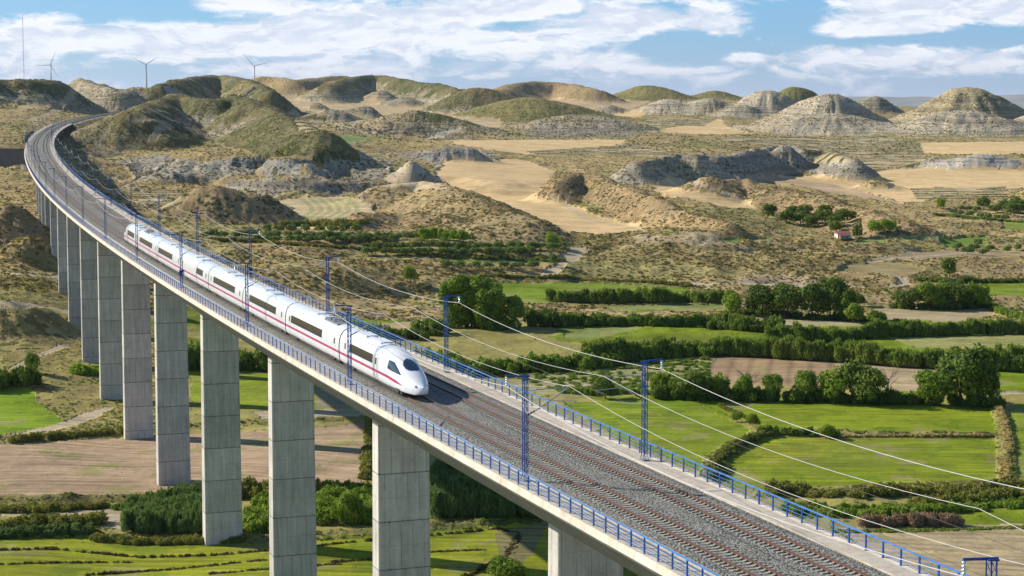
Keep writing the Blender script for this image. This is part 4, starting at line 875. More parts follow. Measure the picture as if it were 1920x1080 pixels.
            for e in (-1, 1): m = MB(); m.box((-.55, (12 if c == 1 else L - 12) + e * 1.8 - 1.1, 3.76), (.55, (12 if c == 1 else L - 12) + e * 1.8 + 1.1, 3.95)); m.build('roof_unit', M['white'], car)
build_train()
#==PART3==
# ------------------------------------------------------------------ vegetation
def leafmat(name, c1, c2, trans=.25, rough=.75):
    m = bpy.data.materials.new(name); m.use_nodes = True; t = NT(m.node_tree); t.n.clear()
    g = t.node('ShaderNodeNewGeometry'); oi = t.node('ShaderNodeObjectInfo'); n = t.noise(g.outputs['Position'], .55, 2, .6)
    k = t.math('ADD', t.math('MULTIPLY', t.ss(n, .3, .7), .6), t.math('MULTIPLY', oi.outputs['Random'], .4)); c = t.mix(k, c1, c2)
    d = t.node('ShaderNodeBsdfPrincipled'); t.put(d.inputs['Base Color'], c); d.inputs['Roughness'].default_value = rough; d.inputs['Specular IOR Level'].default_value = .2
    tr = t.node('ShaderNodeBsdfTranslucent'); t.put(tr.inputs[0], t.mix(1.0, c, (1.3, 1.3, .6), 'MULTIPLY')); mx = t.node('ShaderNodeMixShader'); mx.inputs[0].default_value = trans
    t.l.new(d.outputs[0], mx.inputs[1]); t.l.new(tr.outputs[0], mx.inputs[2]); o = t.node('ShaderNodeOutputMaterial'); t.l.new(mx.outputs[0], o.inputs[0]); return m
LM = {'green': leafmat('leaves_green', (.10, .17, .022), (.27, .36, .04)), 'dark': leafmat('leaves_dark', (.065, .115, .02), (.17, .235, .035)), 'olive': leafmat('leaves_olive', (0.104, 0.166, 0.0424), (0.198, 0.264, 0.0728)),
      'bright': leafmat('leaves_bright', (0.16, 0.281, 0.0216), (0.3, 0.394, 0.0448)), 'cane': leafmat('cane_leaves', (.12, .19, .03), (.25, .32, .06), .3), 'reed': leafmat('reed_blades', (.085, .15, .045), (.19, .27, .09), .3), 'hedge': leafmat('bramble_leaves', (0.116, 0.137, 0.0272), (0.315, 0.304, 0.0704)),
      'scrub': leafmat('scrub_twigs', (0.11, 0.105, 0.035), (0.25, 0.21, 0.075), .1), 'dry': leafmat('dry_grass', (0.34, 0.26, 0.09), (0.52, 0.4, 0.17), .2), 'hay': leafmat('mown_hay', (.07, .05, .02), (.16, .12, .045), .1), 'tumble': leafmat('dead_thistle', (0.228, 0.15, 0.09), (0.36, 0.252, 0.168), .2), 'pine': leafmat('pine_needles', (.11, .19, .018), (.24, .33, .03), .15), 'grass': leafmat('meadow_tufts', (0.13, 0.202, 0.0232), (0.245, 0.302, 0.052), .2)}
M['bark'] = mat('bark', (.10, .075, .05), .95, var=.3, scale=3); M['bare'] = mat('bare_twigs', (.20, .16, .125), .95, var=.2)
def quads(P, N, size, asp=1.0, r=rng, upright=0.0):
    n = len(P); N = N / (np.linalg.norm(N, axis=1, keepdims=True) + 1e-9); a = r.normal(size=(n, 3)); a[:, 2] = a[:, 2] * (1 - upright) + upright * 3 * np.sign(a[:, 2] + .1)
    u = a - (a * N).sum(1, keepdims=True) * N; u /= np.linalg.norm(u, axis=1, keepdims=True) + 1e-9; v = np.cross(N, u); s_ = (size * r.uniform(.6, 1.35, n))[:, None]
    V = np.stack([P - u * s_ * asp - v * s_ * .35, P - u * s_ * .2 + v * s_ * .55, P + u * s_ * asp, P + u * s_ * .1 - v * s_ * .6], 1).reshape(-1, 3)
    return V, np.arange(n * 4).reshape(n, 4)
def crown_mesh(name, lobes, n, size, m, seed, asp=1.0, spread=.55, gaps=.25):
    """leaves scattered in the outer shell of several overlapping lobes (centre, radii)"""
    r = np.random.default_rng(seed); w = np.array([l[1][0] * l[1][1] + l[1][1] * l[1][2] for l in lobes]); w = w / w.sum(); Ps, Ns = [], []
    for (c, rad), wi in zip(lobes, w):
        k = int(n * wi); d = r.normal(size=(k, 3)); d /= np.linalg.norm(d, axis=1, keepdims=True); f = fbm(d[:, 0] * 3 + seed + c[0] * 5, d[:, 1] * 3 + d[:, 2] * 2.3, 1.0, 3, seed)
        rr = r.uniform(.72, 1.0, k) * (1 + (f - .5) * spread); keep = (f > gaps) & (d[:, 2] > -.75); P = np.array(c) + d * np.array(rad) * rr[:, None]
        Ps.append(P[keep]); Ns.append((d + r.normal(size=d.shape) * .55)[keep])
    V, Q = quads(np.concatenate(Ps), np.concatenate(Ns), size, asp, r); return npmesh(name, V, Q, m, link=False).data
def lobes_round(seed, k=9, flat=1.0, rmain=.62):
    r = np.random.default_rng(seed); L = [((0, 0, 1.0), (rmain, rmain, rmain * flat))]
    for i in range(k):
        a = r.uniform(0, 6.28); e = r.uniform(-.45, .9); q = r.uniform(.3, .46); L.append(((math.cos(a) * math.cos(e) * .58, math.sin(a) * math.cos(e) * .58, 1 + math.sin(e) * .6 * flat), (q, q, q * r.uniform(.7, .95) * (.6 + .4 * flat))))
    return L
def bush_mesh(name, seed, n, size, m, flat=.8):
    r = np.random.default_rng(seed); L = [((0, 0, .35), (.75, .75, .62 * flat))] + [((r.uniform(-.5, .5), r.uniform(-.5, .5), r.uniform(.3, .75) * flat), (r.uniform(.28, .42),) * 3) for _ in range(5)]
    return crown_mesh(name, L, n, size, m, seed, gaps=.2)
def blade_mesh(name, seed, n, m, h=1.0, w=.035, lean=.25, rad=.5):
    r = np.random.default_rng(seed); V, Fq = [], []
    for i in range(n):
        a = r.uniform(0, 6.28); q = rad * math.sqrt(r.uniform()); x, y = q * math.cos(a), q * math.sin(a); b = r.uniform(0, 6.28); hh = h * r.uniform(.65, 1.1); l = lean * r.uniform(.2, 1.4); dx, dy = math.cos(b), math.sin(b); z0 = r.uniform(0, .55) * hh
        k = len(V); V += [(x - dy * w, y + dx * w, z0), (x + dy * w, y - dx * w, z0), (x + dx * l * .5 + dy * w * 1.3, y + dy * l * .5 - dx * w * 1.3, z0 + (hh - z0) * .7), (x + dx * l, y + dy * l, hh)]; Fq.append((k, k + 1, k + 2, k + 3))
    return npmesh(name, np.array(V), np.array(Fq), m, link=False).data
def proto(me): return bpy.data.objects.new(me.name, me)
CROWN = {}
for kd, lm in (('green', 'green'), ('dark', 'dark'), ('bright', 'bright')): CROWN[kd] = [crown_mesh('crown', lobes_round(s_ + 3, 9), 3600, .062, LM[lm], s_ + 3) for s_ in (10, 20, 30)]
CROWN['olive'] = [crown_mesh('crown', lobes_round(s_, 7, .8), 1300, .085, LM['olive'], s_) for s_ in (41, 52)]
CROWN['oak'] = [crown_mesh('crown', lobes_round(s_, 8, .9), 1600, .085, LM['dark'], s_, gaps=.1) for s_ in (61, 72)]
def pine_lobes(seed):
    r = np.random.default_rng(seed); L = []
    for i in range(17):
        z = r.uniform(.2, 1.75); q = .62 * math.sin(math.pi * min(max((z + .1) / 2.15, .05), .97)) ** .7; a = r.uniform(0, 6.28); L.append(((q * math.cos(a), q * math.sin(a), z), (r.uniform(.28, .4),) * 2 + (r.uniform(.3, .48),)))
    L.append(((0, 0, .9), (.5, .5, .85))); return L
CROWN['pine'] = [crown_mesh('crown', pine_lobes(s_), 9000, .05, LM['pine'], s_, asp=1.3, spread=.25, gaps=.05) for s_ in (5, 6)]
CROWN['cypress'] = [crown_mesh('crown', [((0, 0, .9), (.2, .2, .95)), ((0, 0, .6), (.24, .24, .6))], 900, .05, LM['dark'], 81)]
def trunk_mesh(name, seed, n=6, h=1.0, r0=.055, m=None, twigs=0):
    r = random.Random(seed); mb = MB(); mb.tube([(0, 0, -.15), (.01, 0, .3), (.02, .02, .75 * h)], [r0, r0 * .75, r0 * .45], 7)
    for i in range(n):
        a = r.uniform(0, 6.28); z0 = r.uniform(.3, .7) * h; l = r.uniform(.35, .6); e = (math.cos(a) * l, math.sin(a) * l, z0 + r.uniform(.25, .6)); mb.tube([(0.01, 0.01, z0), (e[0] * .5, e[1] * .5, z0 + (e[2] - z0) * .45), e], [r0 * .45, r0 * .3, r0 * .1], 5)
        for k in range(twigs):
            b = a + r.uniform(-.9, .9); q = r.uniform(.3, .95); s0 = (e[0] * q, e[1] * q, z0 + (e[2] - z0) * q); mb.tube([s0, (s0[0] + math.cos(b) * .28, s0[1] + math.sin(b) * .28, s0[2] + r.uniform(.1, .35))], [r0 * .13, r0 * .04], 4)
    o = mb.build(name, m or M['bark']); me = o.data; bpy.data.objects.remove(o); return me
TRUNK = [trunk_mesh('trunk', k) for k in range(3)]; BARE = [trunk_mesh('branches', 40 + k, 11, 1, .03, M['bare'], 12) for k in range(2)]
def add_obj(name, me, parent=None):
    o = bpy.data.objects.new(name, me); C.objects.link(o); o.parent = parent; return o
VR = random.Random(11)
def tree(px, py, top, width, kind, label, name='tree', cat='tree', group=None, wz=None):
    """px,py: base in the photograph; top: row of the top; width: px"""
    p = hit(px, py); sc = p[1] / F; H = max((py - top) * sc * 1.02, .8); Wd = max(width * sc * (1.22 if kind in ('green', 'dark') else 1.08), .6)
    r = empty(name, (p[0], p[1], float(zat(p[0], p[1])) - .05), VR.uniform(0, 6.28)); tag(r, label, cat, group)
    if kind == 'bare':
        o = add_obj('branches', VR.choice(BARE), r); o.scale = (Wd / 1.2, Wd / 1.2, H / 1.25); return r
    top_u = {'pine': 2.0, 'cypress': 1.9}.get(kind, 1.62); wid_u = {'pine': 1.6, 'cypress': .5}.get(kind, 1.9)
    zs = H / top_u; c = add_obj('crown', VR.choice(CROWN[kind]), r); c.scale = (Wd / wid_u, Wd / wid_u, zs); 
    if kind not in ('pine', 'cypress'): c.scale = (Wd / wid_u, Wd / wid_u, H / 1.35); c.location = (0, 0, -H * .19)
    t_ = add_obj('trunk', VR.choice(TRUNK), r); t_.scale = (Wd / 2.2, Wd / 2.2, H * .75 if kind != 'cypress' else H * .3); return r
_gn = {}
def scatter(name, me, P, S, RZ, label, cat, mt=None):
    """instances of one small plant mesh on many points: uncountable ground cover"""
    P = np.asarray(P, np.float32); n = len(P); me0 = bpy.data.meshes.new(name); me0.vertices.add(n); me0.vertices.foreach_set('co', P.ravel())
    a = me0.attributes.new('plant_scale', 'FLOAT_VECTOR', 'POINT'); a.data.foreach_set('vector', np.ascontiguousarray(S, np.float32).ravel())
    b = me0.attributes.new('plant_turn', 'FLOAT_VECTOR', 'POINT'); R3 = np.zeros((n, 3), np.float32); R3[:, 2] = RZ; b.data.foreach_set('vector', R3.ravel())
    o = bpy.data.objects.new(name, me0); C.objects.link(o)
    if me.name not in _gn:
        ng = bpy.data.node_groups.new('plant_scatter', 'GeometryNodeTree'); ng.interface.new_socket(name='Geometry', in_out='INPUT', socket_type='NodeSocketGeometry'); ng.interface.new_socket(name='Geometry', in_out='OUTPUT', socket_type='NodeSocketGeometry')
        gi = ng.nodes.new('NodeGroupInput'); go = ng.nodes.new('NodeGroupOutput'); ip = ng.nodes.new('GeometryNodeInstanceOnPoints'); oi = ng.nodes.new('GeometryNodeObjectInfo'); oi.inputs['Object'].default_value = proto(me); oi.inputs['As Instance'].default_value = True
        n1 = ng.nodes.new('GeometryNodeInputNamedAttribute'); n1.data_type = 'FLOAT_VECTOR'; n1.inputs[0].default_value = 'plant_scale'; n2 = ng.nodes.new('GeometryNodeInputNamedAttribute'); n2.data_type = 'FLOAT_VECTOR'; n2.inputs[0].default_value = 'plant_turn'
        L = ng.links; L.new(gi.outputs[0], ip.inputs['Points']); L.new(oi.outputs['Geometry'], ip.inputs['Instance']); L.new(n1.outputs[0], ip.inputs['Scale']); L.new(n2.outputs[0], ip.inputs['Rotation']); L.new(ip.outputs[0], go.inputs[0]); _gn[me.name] = ng
    md = o.modifiers.new('scatter', 'NODES'); md.node_group = _gn[me.name]; return tag(o, label, cat, kind='stuff')
BUSH = {k: bush_mesh(k + '_bush', i + 5, n, sz, LM[lm]) for i, (k, lm, n, sz) in enumerate((('green', 'green', 420, .13), ('dark', 'dark', 420, .13), ('hedge', 'hedge', 380, .13), ('tumble', 'tumble', 420, .10), ('olive', 'olive', 320, .14), ('bright', 'bright', 380, .13), ('scrub', 'scrub', 70, .24), ('hay', 'hay', 60, .22), ('dry', 'dry', 50, .25), ('grass', 'grass', 50, .25)))}
def cane_mesh(name, seed, n, m, asp):
    r = np.random.default_rng(seed); L = [((0, 0, .42), (.62, .62, .42))] + [((r.uniform(-.5, .5), r.uniform(-.5, .5), r.uniform(.55, .85)), (r.uniform(.16, .26), r.uniform(.16, .26), r.uniform(.2, .34))) for _ in range(9)]
    return crown_mesh(name, L, n, .085, m, seed, asp=asp, gaps=.15)
BUSH['cane'] = cane_mesh('cane_clump', 3, 520, LM['cane'], 1.7); BUSH['reed'] = cane_mesh('reed_clump', 4, 420, LM['reed'], 1.9)
def hedge(line, h, w, kind, label, name='hedge', cat='hedge', dens_=1.0, size=None, hv=.25):
    """line: base in photo pixels; h: height m, w: depth m"""
    Wl = wpoly(line, False, 4)[:, :2]; seg = np.hypot(*np.diff(Wl, axis=0).T); d = np.concatenate([[0], np.cumsum(seg)]); sz = size or max(.8, min(h * .62, 2.6))
    n = int(d[-1] * max(w, sz) / (sz * sz) * 1.5 * dens_) + 6; q = rng.uniform(0, d[-1], n); x = np.interp(q, d, Wl[:, 0]); y = np.interp(q, d, Wl[:, 1]); y = y + rng.uniform(0, 1, n) * max(w - sz * .5, .3); x = x + rng.normal(0, .3, n)
    z = zat(x, y); k = fbm(q, q * 0, 9, 3, int(abs(line[0][0])) + 3); k2 = fbm(q, q * 0 + 3, 26, 2, int(abs(line[0][1]))); hh = h * (1 + (k - .5) * 2.4 * hv + (k2 - .5) * .7) * rng.uniform(1 - hv * 1.3, 1 + hv * .5, n)
    if kind in ('cane', 'reed'): w_ = sz * rng.uniform(.8, 1.7, n); hh *= rng.uniform(.75, 1.05, n); S = np.stack([w_, w_, hh], 1)
    else: S = np.stack([sz * rng.uniform(.7, 1.15, n), sz * rng.uniform(.7, 1.15, n), hh * .92], 1)
    return scatter(name, BUSH[kind], np.stack([x, y, z - .1], 1), S, rng.uniform(0, 6.28, n), label, cat)
def patch(poly, h, kind, label, name, cat, size=1.2, n=None, dens_=1.0, hv=.3):
    Wp = wpoly(poly)[:, :2]; x0, y0 = Wp.min(0); x1, y1 = Wp.max(0); n = n or int((x1 - x0) * (y1 - y0) / (size * size) * 1.4 * dens_); n = min(n, 60000)
    x = rng.uniform(x0, x1, n); y = rng.uniform(y0, y1, n); k = inpoly(Wp, x, y); x, y = x[k], y[k]; n = len(x); hh = h * rng.uniform(1 - hv, 1 + hv, n) * (.75 + .5 * fbm(x, y, 6, 2, 5))
    w_ = size * rng.uniform(.7, 1.6, n); S = np.stack([w_, w_, hh], 1); return scatter(name, BUSH[kind], np.stack([x, y, zat(x, y) - .05], 1), S, rng.uniform(0, 6.28, n), label, cat)

hedge([(640, 668), (700, 672), (780, 700), (880, 706), (1000, 700), (1100, 694), (1160, 688)], 4.6, 9, 'green', 'broad band of leafy green thicket behind the train and the right railing', 'thicket', 'thicket', .8)
hedge([(1100, 688), (1200, 676), (1300, 666), (1400, 670), (1500, 676), (1600, 682), (1700, 690), (1800, 694), (1960, 700)], 5.4, 6, 'cane', 'tall giant cane in a long band behind the brown ploughed field', 'cane_brake', 'cane', 1.5, 1.5)
hedge([(1120, 686), (1250, 672), (1400, 668), (1560, 678)], 3.6, 3, 'green', 'leafy bushes along the front of the long cane band', 'thicket', 'thicket', .35)
hedge([(1440, 640), (1560, 642), (1640, 634), (1760, 630), (1960, 626)], 4.0, 4, 'cane', 'second band of cane behind the first, on the right', 'cane_brake', 'cane', 1.4, 1.4)
hedge([(1090, 612), (1200, 611), (1330, 614), (1420, 620)], 3.6, 3, 'cane', 'low cane row below the narrow light green strip', 'cane_brake', 'cane', 1.3, 1.3)
hedge([(985, 612), (1050, 614), (1140, 612)], 5.5, 6, 'dark', 'dark thicket right of the bright pines', 'thicket', 'thicket', .8)
hedge([(1030, 566), (1150, 570), (1260, 568), (1360, 566)], 3.6, 4, 'cane', 'cane row along the front of the far olive-green field', 'cane_brake', 'cane', 1.2, 1.4)
hedge([(1370, 588), (1440, 592), (1520, 600), (1610, 602), (1660, 606)], 3.2, 6, 'dark', 'dark undergrowth under the group of trees behind the cane', 'undergrowth', 'undergrowth', .8)
hedge([(1330, 618), (1440, 622), (1460, 610)], 3.8, 5, 'dark', 'dark bushes at the end of the low cane row', 'thicket', 'thicket', .8)
hedge([(1680, 580), (1760, 582), (1850, 578)], 4.2, 7, 'dark', 'dark undergrowth along the back of the pale patchy field', 'undergrowth', 'undergrowth', .7)
hedge([(1725, 528), (1800, 532), (1960, 530)], 2.4, 5, 'dark', 'dark scrub bank behind the small bright green field', 'thicket', 'thicket', .7)
hedge([(1845, 570), (1880, 590), (1960, 610)], 2.6, 4, 'green', 'green bushes by the right edge below the bright field', 'thicket', 'thicket', .7)
hedge([(1232, 748), (1300, 752), (1400, 754), (1520, 756), (1660, 758), (1780, 762), (1872, 764)], 3.2, 5, 'dark', 'dark undergrowth of the hedgerow above the upper green field', 'hedgerow', 'hedge', .9)
hedge([(1235, 745), (1290, 748), (1360, 750)], 5.2, 5, 'green', 'tall leafy bushes at the left end of the hedgerow', 'hedgerow', 'hedge', .8)
hedge([(1055, 738), (1110, 742), (1200, 738), (1240, 742)], 1.5, 3, 'green', 'low green hedge in front of the patchy fallow field', 'hedge', 'hedge', .8)
hedge([(1332, 902), (1342, 866), (1380, 838), (1430, 818), (1500, 815)], 1.5, 1.6, 'hedge', 'curved olive hedge bending round the lower green field', 'hedge', 'hedge', 1.2)
hedge([(1350, 762), (1380, 776), (1420, 794)], .9, 1.2, 'hedge', 'low weeds on the bank between the two upper green fields', 'hedge', 'hedge', .8)
hedge([(1420, 812), (1500, 816), (1570, 820)], 1.6, 2, 'green', 'dark green hedge joining the curved hedge to the dry bank', 'hedge', 'hedge', .8)
hedge([(1570, 820), (1700, 819), (1850, 819)], .8, .8, 'dry', 'straight strip of dry straw-coloured grass between the two green fields', 'dry_bank', 'bank', 1.6, .7)
hedge([(1872, 762), (1886, 800), (1892, 830), (1884, 900)], .8, 1, 'dry', 'dry grassy bank along the right end of the green fields', 'dry_bank', 'bank', 1.0, .8)
hedge([(1445, 928), (1560, 934), (1700, 930), (1830, 926), (1960, 916)], 2.3, 4, 'hedge', 'dense dark hedge along the front of the lower green field', 'hedge', 'hedge', 1.2)
hedge([(1480, 962), (1560, 972), (1700, 968), (1800, 962), (1960, 950)], 1.8, 7, 'green', 'green brambles between the dark hedge and the brown thistles', 'brambles', 'brambles', .9)
hedge([(1700, 958), (1800, 950), (1960, 935)], 2.2, 4, 'hedge', 'second dark hedge at the lower right', 'hedge', 'hedge', .9)
hedge([(1615, 988), (1650, 990), (1690, 988)], 2.2, 2.2, 'tumble', 'left clump of brown dead thistles beside the striped field', 'dead_thistles', 'thistles', 1.6)
hedge([(1705, 988), (1750, 988), (1812, 988)], 2.1, 2.2, 'tumble', 'right clump of brown dead thistles beside the striped field', 'dead_thistles', 'thistles', 1.6)
hedge([(1560, 1000), (1700, 998), (1960, 990)], .5, 2, 'grass', 'weedy green margin of the striped field', 'grass', 'grass', 1.0, .6)
hedge([(-40, 962), (80, 962), (200, 955)], 2.0, 3.5, 'hedge', 'olive hedge along the front of the ploughed field, far left', 'hedge', 'hedge', 1.1)
hedge([(205, 958), (240, 955), (275, 958)], .9, 2, 'green', 'small green bushes between the two front hedges', 'hedge', 'hedge', .8)
hedge([(262, 956), (330, 948), (400, 935), (520, 935), (690, 928)], 2.4, 3.5, 'hedge', 'olive hedge passing behind the nearest piers', 'hedge', 'hedge', 1.1)
hedge([(-40, 996), (80, 990), (190, 985)], 2.2, 4, 'hedge', 'bushy hedge below the pale track at the far left', 'hedge', 'hedge', 1.0)
hedge([(-40, 1012), (100, 1005), (170, 1002)], 1.2, 2, 'reed', 'green reeds in the lower left corner above the mown meadow', 'reeds', 'reeds', 1.2, .8)
patch([(230, 998), (235, 965), (300, 955), (395, 940), (395, 1002), (300, 1003)], 2.6, 'reed', 'dense blue-green reed bed left of the third pier', 'reed_bed', 'reeds', .8, dens_=1.6)
hedge([(175, 1015), (250, 1022), (330, 1022), (460, 1018)], 1.2, 2.5, 'hedge', 'low rounded hedge between the reed bed and the mown meadow', 'hedge', 'hedge', 1.1)
patch([(460, 1000), (470, 945), (515, 940), (515, 1000)], 2.2, 'green', 'green bushes between the third and second piers', 'thicket', 'thicket', 1.3)
patch([(595, 985), (600, 930), (700, 930), (700, 985)], 2.4, 'green', 'green thicket between the second pier and the nearest whole pier', 'thicket', 'thicket', 1.4)
patch([(808, 975), (808, 905), (900, 905), (1000, 935), (1030, 970)], 3.0, 'reed', 'tall reeds in the shadow of the deck, right of the nearest whole pier', 'reed_bed', 'reeds', .9, dens_=1.5)
hedge([(695, 785), (692, 830), (684, 900)], 1.6, 1.5, 'hedge', 'bushy strip at the right end of the ploughed field', 'hedge', 'hedge', 1.0)
hedge([(20, 832), (120, 822), (235, 812)], 1.5, 2, 'hedge', 'olive hedge between the bright left field and the ploughed field', 'hedge', 'hedge', 1.1)
hedge([(-30, 735), (20, 730), (62, 722)], 5.5, 7, 'dark', 'large dark green bushes at the left edge', 'thicket', 'thicket', .9)
hedge([(122, 702), (150, 704), (190, 700)], 4.0, 5, 'bright', 'light green bushes beside the base of a far pier', 'thicket', 'thicket', .9)
hedge([(345, 694), (440, 696), (520, 698), (600, 704), (700, 712)], 6.5, 7, 'dark', 'dark tree belt seen between the piers', 'thicket', 'thicket', .8)
hedge([(560, 618), (640, 626), (720, 634), (800, 640)], 3.8, 6, 'dark', 'dark bushes at the foot of the scrub slope behind the train', 'thicket', 'thicket', .7)
hedge([(775, 628), (800, 630), (835, 628)], 5.5, 5, 'green', 'light green bushes left of the bright pines', 'thicket', 'thicket', .8)
hedge([(905, 520), (1050, 523), (1180, 528), (1300, 538)], 1.4, 3, 'hedge', 'low weedy bank along the back of the far field', 'hedge', 'hedge', .9)
hedge([(530, 424), (620, 425), (695, 422)], 3.0, 5, 'hedge', 'hedge in front of the half-moon stubble field', 'hedge', 'hedge', .8)
hedge([(400, 450), (560, 462), (700, 470), (860, 486), (1060, 492)], 1.6, 4, 'hedge', 'weeds between the olive rows', 'hedge', 'hedge', .5)
hedge([(1755, 404), (1830, 412), (1920, 418)], 2.0, 5, 'olive', 'low shrubs under the orchard on the right', 'hedge', 'hedge', .6)

# trees one can tell apart
T_ = [
 (856, 614, 520, 62, 'pine', 'leftmost of the bright pines rising behind the train nose'), (884, 612, 507, 74, 'pine', 'tallest of the bright pines behind the train nose'), (912, 616, 532, 66, 'pine', 'middle bright pine, standing in front of the tallest one'), (948, 618, 548, 62, 'pine', 'rightmost and lowest of the bright pines'),
 (1135, 748, 712, 42, 'dark', 'small dark round tree right of the nearest left-hand mast'), (1292, 750, 695, 70, 'dark', 'dark bushy tree near the left end of the hedgerow'), (1345, 748, 706, 46, 'green', 'smaller green tree just left of the bare grey tree'),
 (1392, 750, 702, 34, 'green', 'narrow green tree in the hedgerow just left of the bare tree'), (1448, 752, 706, 38, 'green', 'small green tree right of the bare tree'), (1508, 754, 700, 46, 'green', 'rounded green tree below the middle of the ploughed field'), (1562, 755, 692, 60, 'green', 'green tree below the right end of the ploughed field'), (1622, 757, 684, 84, 'dark', 'large dark tree in the middle of the hedgerow'),
 (1750, 760, 700, 70, 'green', 'green tree at the left foot of the biggest hedgerow tree'), (1800, 762, 654, 112, 'dark', 'biggest dark tree at the right end of the hedgerow'), (1842, 762, 690, 60, 'dark', 'dark tree leaning out at the far right end of the hedgerow'),
 (1405, 738, 694, 44, 'bare', 'leafless grey tree in front of the ploughed field'), (1665, 740, 688, 40, 'bare', 'leafless grey tree right of the large dark hedgerow tree'),
 (1375, 590, 548, 40, 'green', 'green tree at the left end of the far tree group'), (1430, 594, 540, 62, 'dark', 'dark tree second from the left in the far group'), (1478, 596, 538, 60, 'dark', 'dark tree near the middle of the far group'), (1522, 600, 534, 56, 'dark', 'dark tree right of the middle in the far group'), (1556, 600, 528, 62, 'dark', 'tallest round tree of the far group'), (1586, 602, 548, 40, 'dark', 'dark tree at the right end of the far group'), (1600, 606, 570, 34, 'green', 'small green bushy tree below the far group'), (1642, 610, 582, 34, 'green', 'small green tree at the right of the far group, by the pale strip'),
 (1612, 574, 550, 22, 'dark', 'little round dark tree beside the dirt track'), (1700, 580, 544, 50, 'dark', 'dark tree at the left end of the clump behind the pale field'), (1745, 580, 532, 60, 'green', 'green tree in the clump behind the pale field'), (1790, 578, 526, 66, 'dark', 'tallest tree of the clump behind the pale field'), (1828, 578, 532, 50, 'green', 'green tree at the right end of that clump'),
 (1780, 523, 487, 36, 'oak', 'lone dark oak above the bright field on the right'), (1548, 822, 795, 30, 'green', 'small bush on the dry bank between the green fields'), (1382, 792, 772, 20, 'green', 'small bush on the weedy bank, left one'), (1412, 800, 778, 24, 'hedge' if False else 'green', 'small bush on the weedy bank, right one'),
 (955, 1094, 1044, 70, 'green', 'rounded green tree at the bottom edge right of the nearest whole pier'), (650, 985, 925, 52, 'green', 'bright green tree between the second pier and the nearest whole pier'), (1036, 461, 437, 26, 'bright', 'single light green tree at the right end of the olive rows'), (770, 530, 502, 26, 'green', 'small tree on the brown slope above the pines'),
 (1038, 500, 475, 20, 'olive', 'small grey-green tree at the end of the lowest olive row'),
 (1603, 446, 414, 12, 'cypress', 'left of the two dark cypresses by the small farmhouse'), (1611, 446, 408, 13, 'cypress', 'right and taller of the two dark cypresses by the small farmhouse'),
 (1642, 438, 413, 30, 'bright', 'left of the two light green trees beside the farmhouse'), (1664, 437, 412, 36, 'bright', 'right of the two light green trees beside the farmhouse'), (1764, 392, 374, 20, 'bright', 'light green tree at the left end of the right-hand orchard'),
 (60, 700, 660, 26, 'green', 'small green tree beside the dark bushes at the left edge'),
]
for t_ in T_: tree(*t_)
def trees_of(lst, kind, label, group, name, top, width, jit=3):
    lst = sorted(lst); n = len(lst)
    for q, (x, y) in enumerate(lst):
        lab = label % (('leftmost' if q == 0 else 'rightmost' if q == n - 1 else ORD[q] + ' from the left'),)
        tree(x + VR.uniform(-jit, jit), y + VR.uniform(-.8, .8), y - top * VR.uniform(.85, 1.15), width * VR.uniform(.85, 1.15), kind, lab, name, 'tree', group)
OLR = [([(x, 446 + (x - 400) * .012) for x in range(385, 880, 19)], 'the long upper row'), ([(x, 455) for x in range(480, 745, 20)], 'the row just below the long upper one'), ([(x, 436) for x in range(500, 690, 24)], 'the short farthest row'), ([(x, 468) for x in range(690, 1060, 19)], 'the long lower row'), ([(x, 478) for x in range(680, 1000, 21)], 'the row just below the long lower one'), ([(x, 504) for x in range(838, 1010, 27)], 'the nearest short row')]
for lst, rn in OLR: trees_of(lst, 'olive', 'olive tree, %s in ' + rn, 'olive trees in the orchard rows behind the viaduct', 'olive_tree', 15, 24)
trees_of([(795, 455), (812, 453), (830, 455), (848, 453), (866, 455)], 'bright', 'light green young tree, %s in the clump amid olive rows', 'light green trees in the olive orchard', 'young_tree', 25, 24)
trees_of([(1441, 410), (1475, 418), (1486, 408), (1508, 406), (1500, 420), (1520, 428), (1540, 420), (1550, 408), (1562, 428), (1578, 420), (1588, 412), (1570, 436)], 'oak', 'dark round holm oak, %s in the grove by the farmhouse', 'holm oaks beside the farmhouse', 'holm_oak', 22, 32)
trees_of([(1845, 392), (1866, 400), (1882, 396), (1896, 404), (1912, 400), (1905, 392)], 'oak', 'dark holm oak, %s of those above the right-hand orchard', 'holm oaks above the right-hand orchard', 'holm_oak', 20, 30)
trees_of([(1788, 402), (1804, 404), (1820, 406), (1836, 408), (1850, 410), (1868, 412), (1886, 414), (1800, 394), (1816, 396), (1832, 398)], 'olive', 'grey-green olive tree, %s in the small right-hand orchard', 'olive trees in the right-hand orchard', 'olive_tree', 11, 20)
trees_of([(1796, 468), (1812, 476), (1826, 470), (1840, 478), (1856, 472), (1890, 474), (1904, 470), (1835, 462)], 'olive', 'grey-green olive tree, %s of the loose group by the right edge', 'scattered olive trees by the right edge', 'olive_tree', 13, 22)

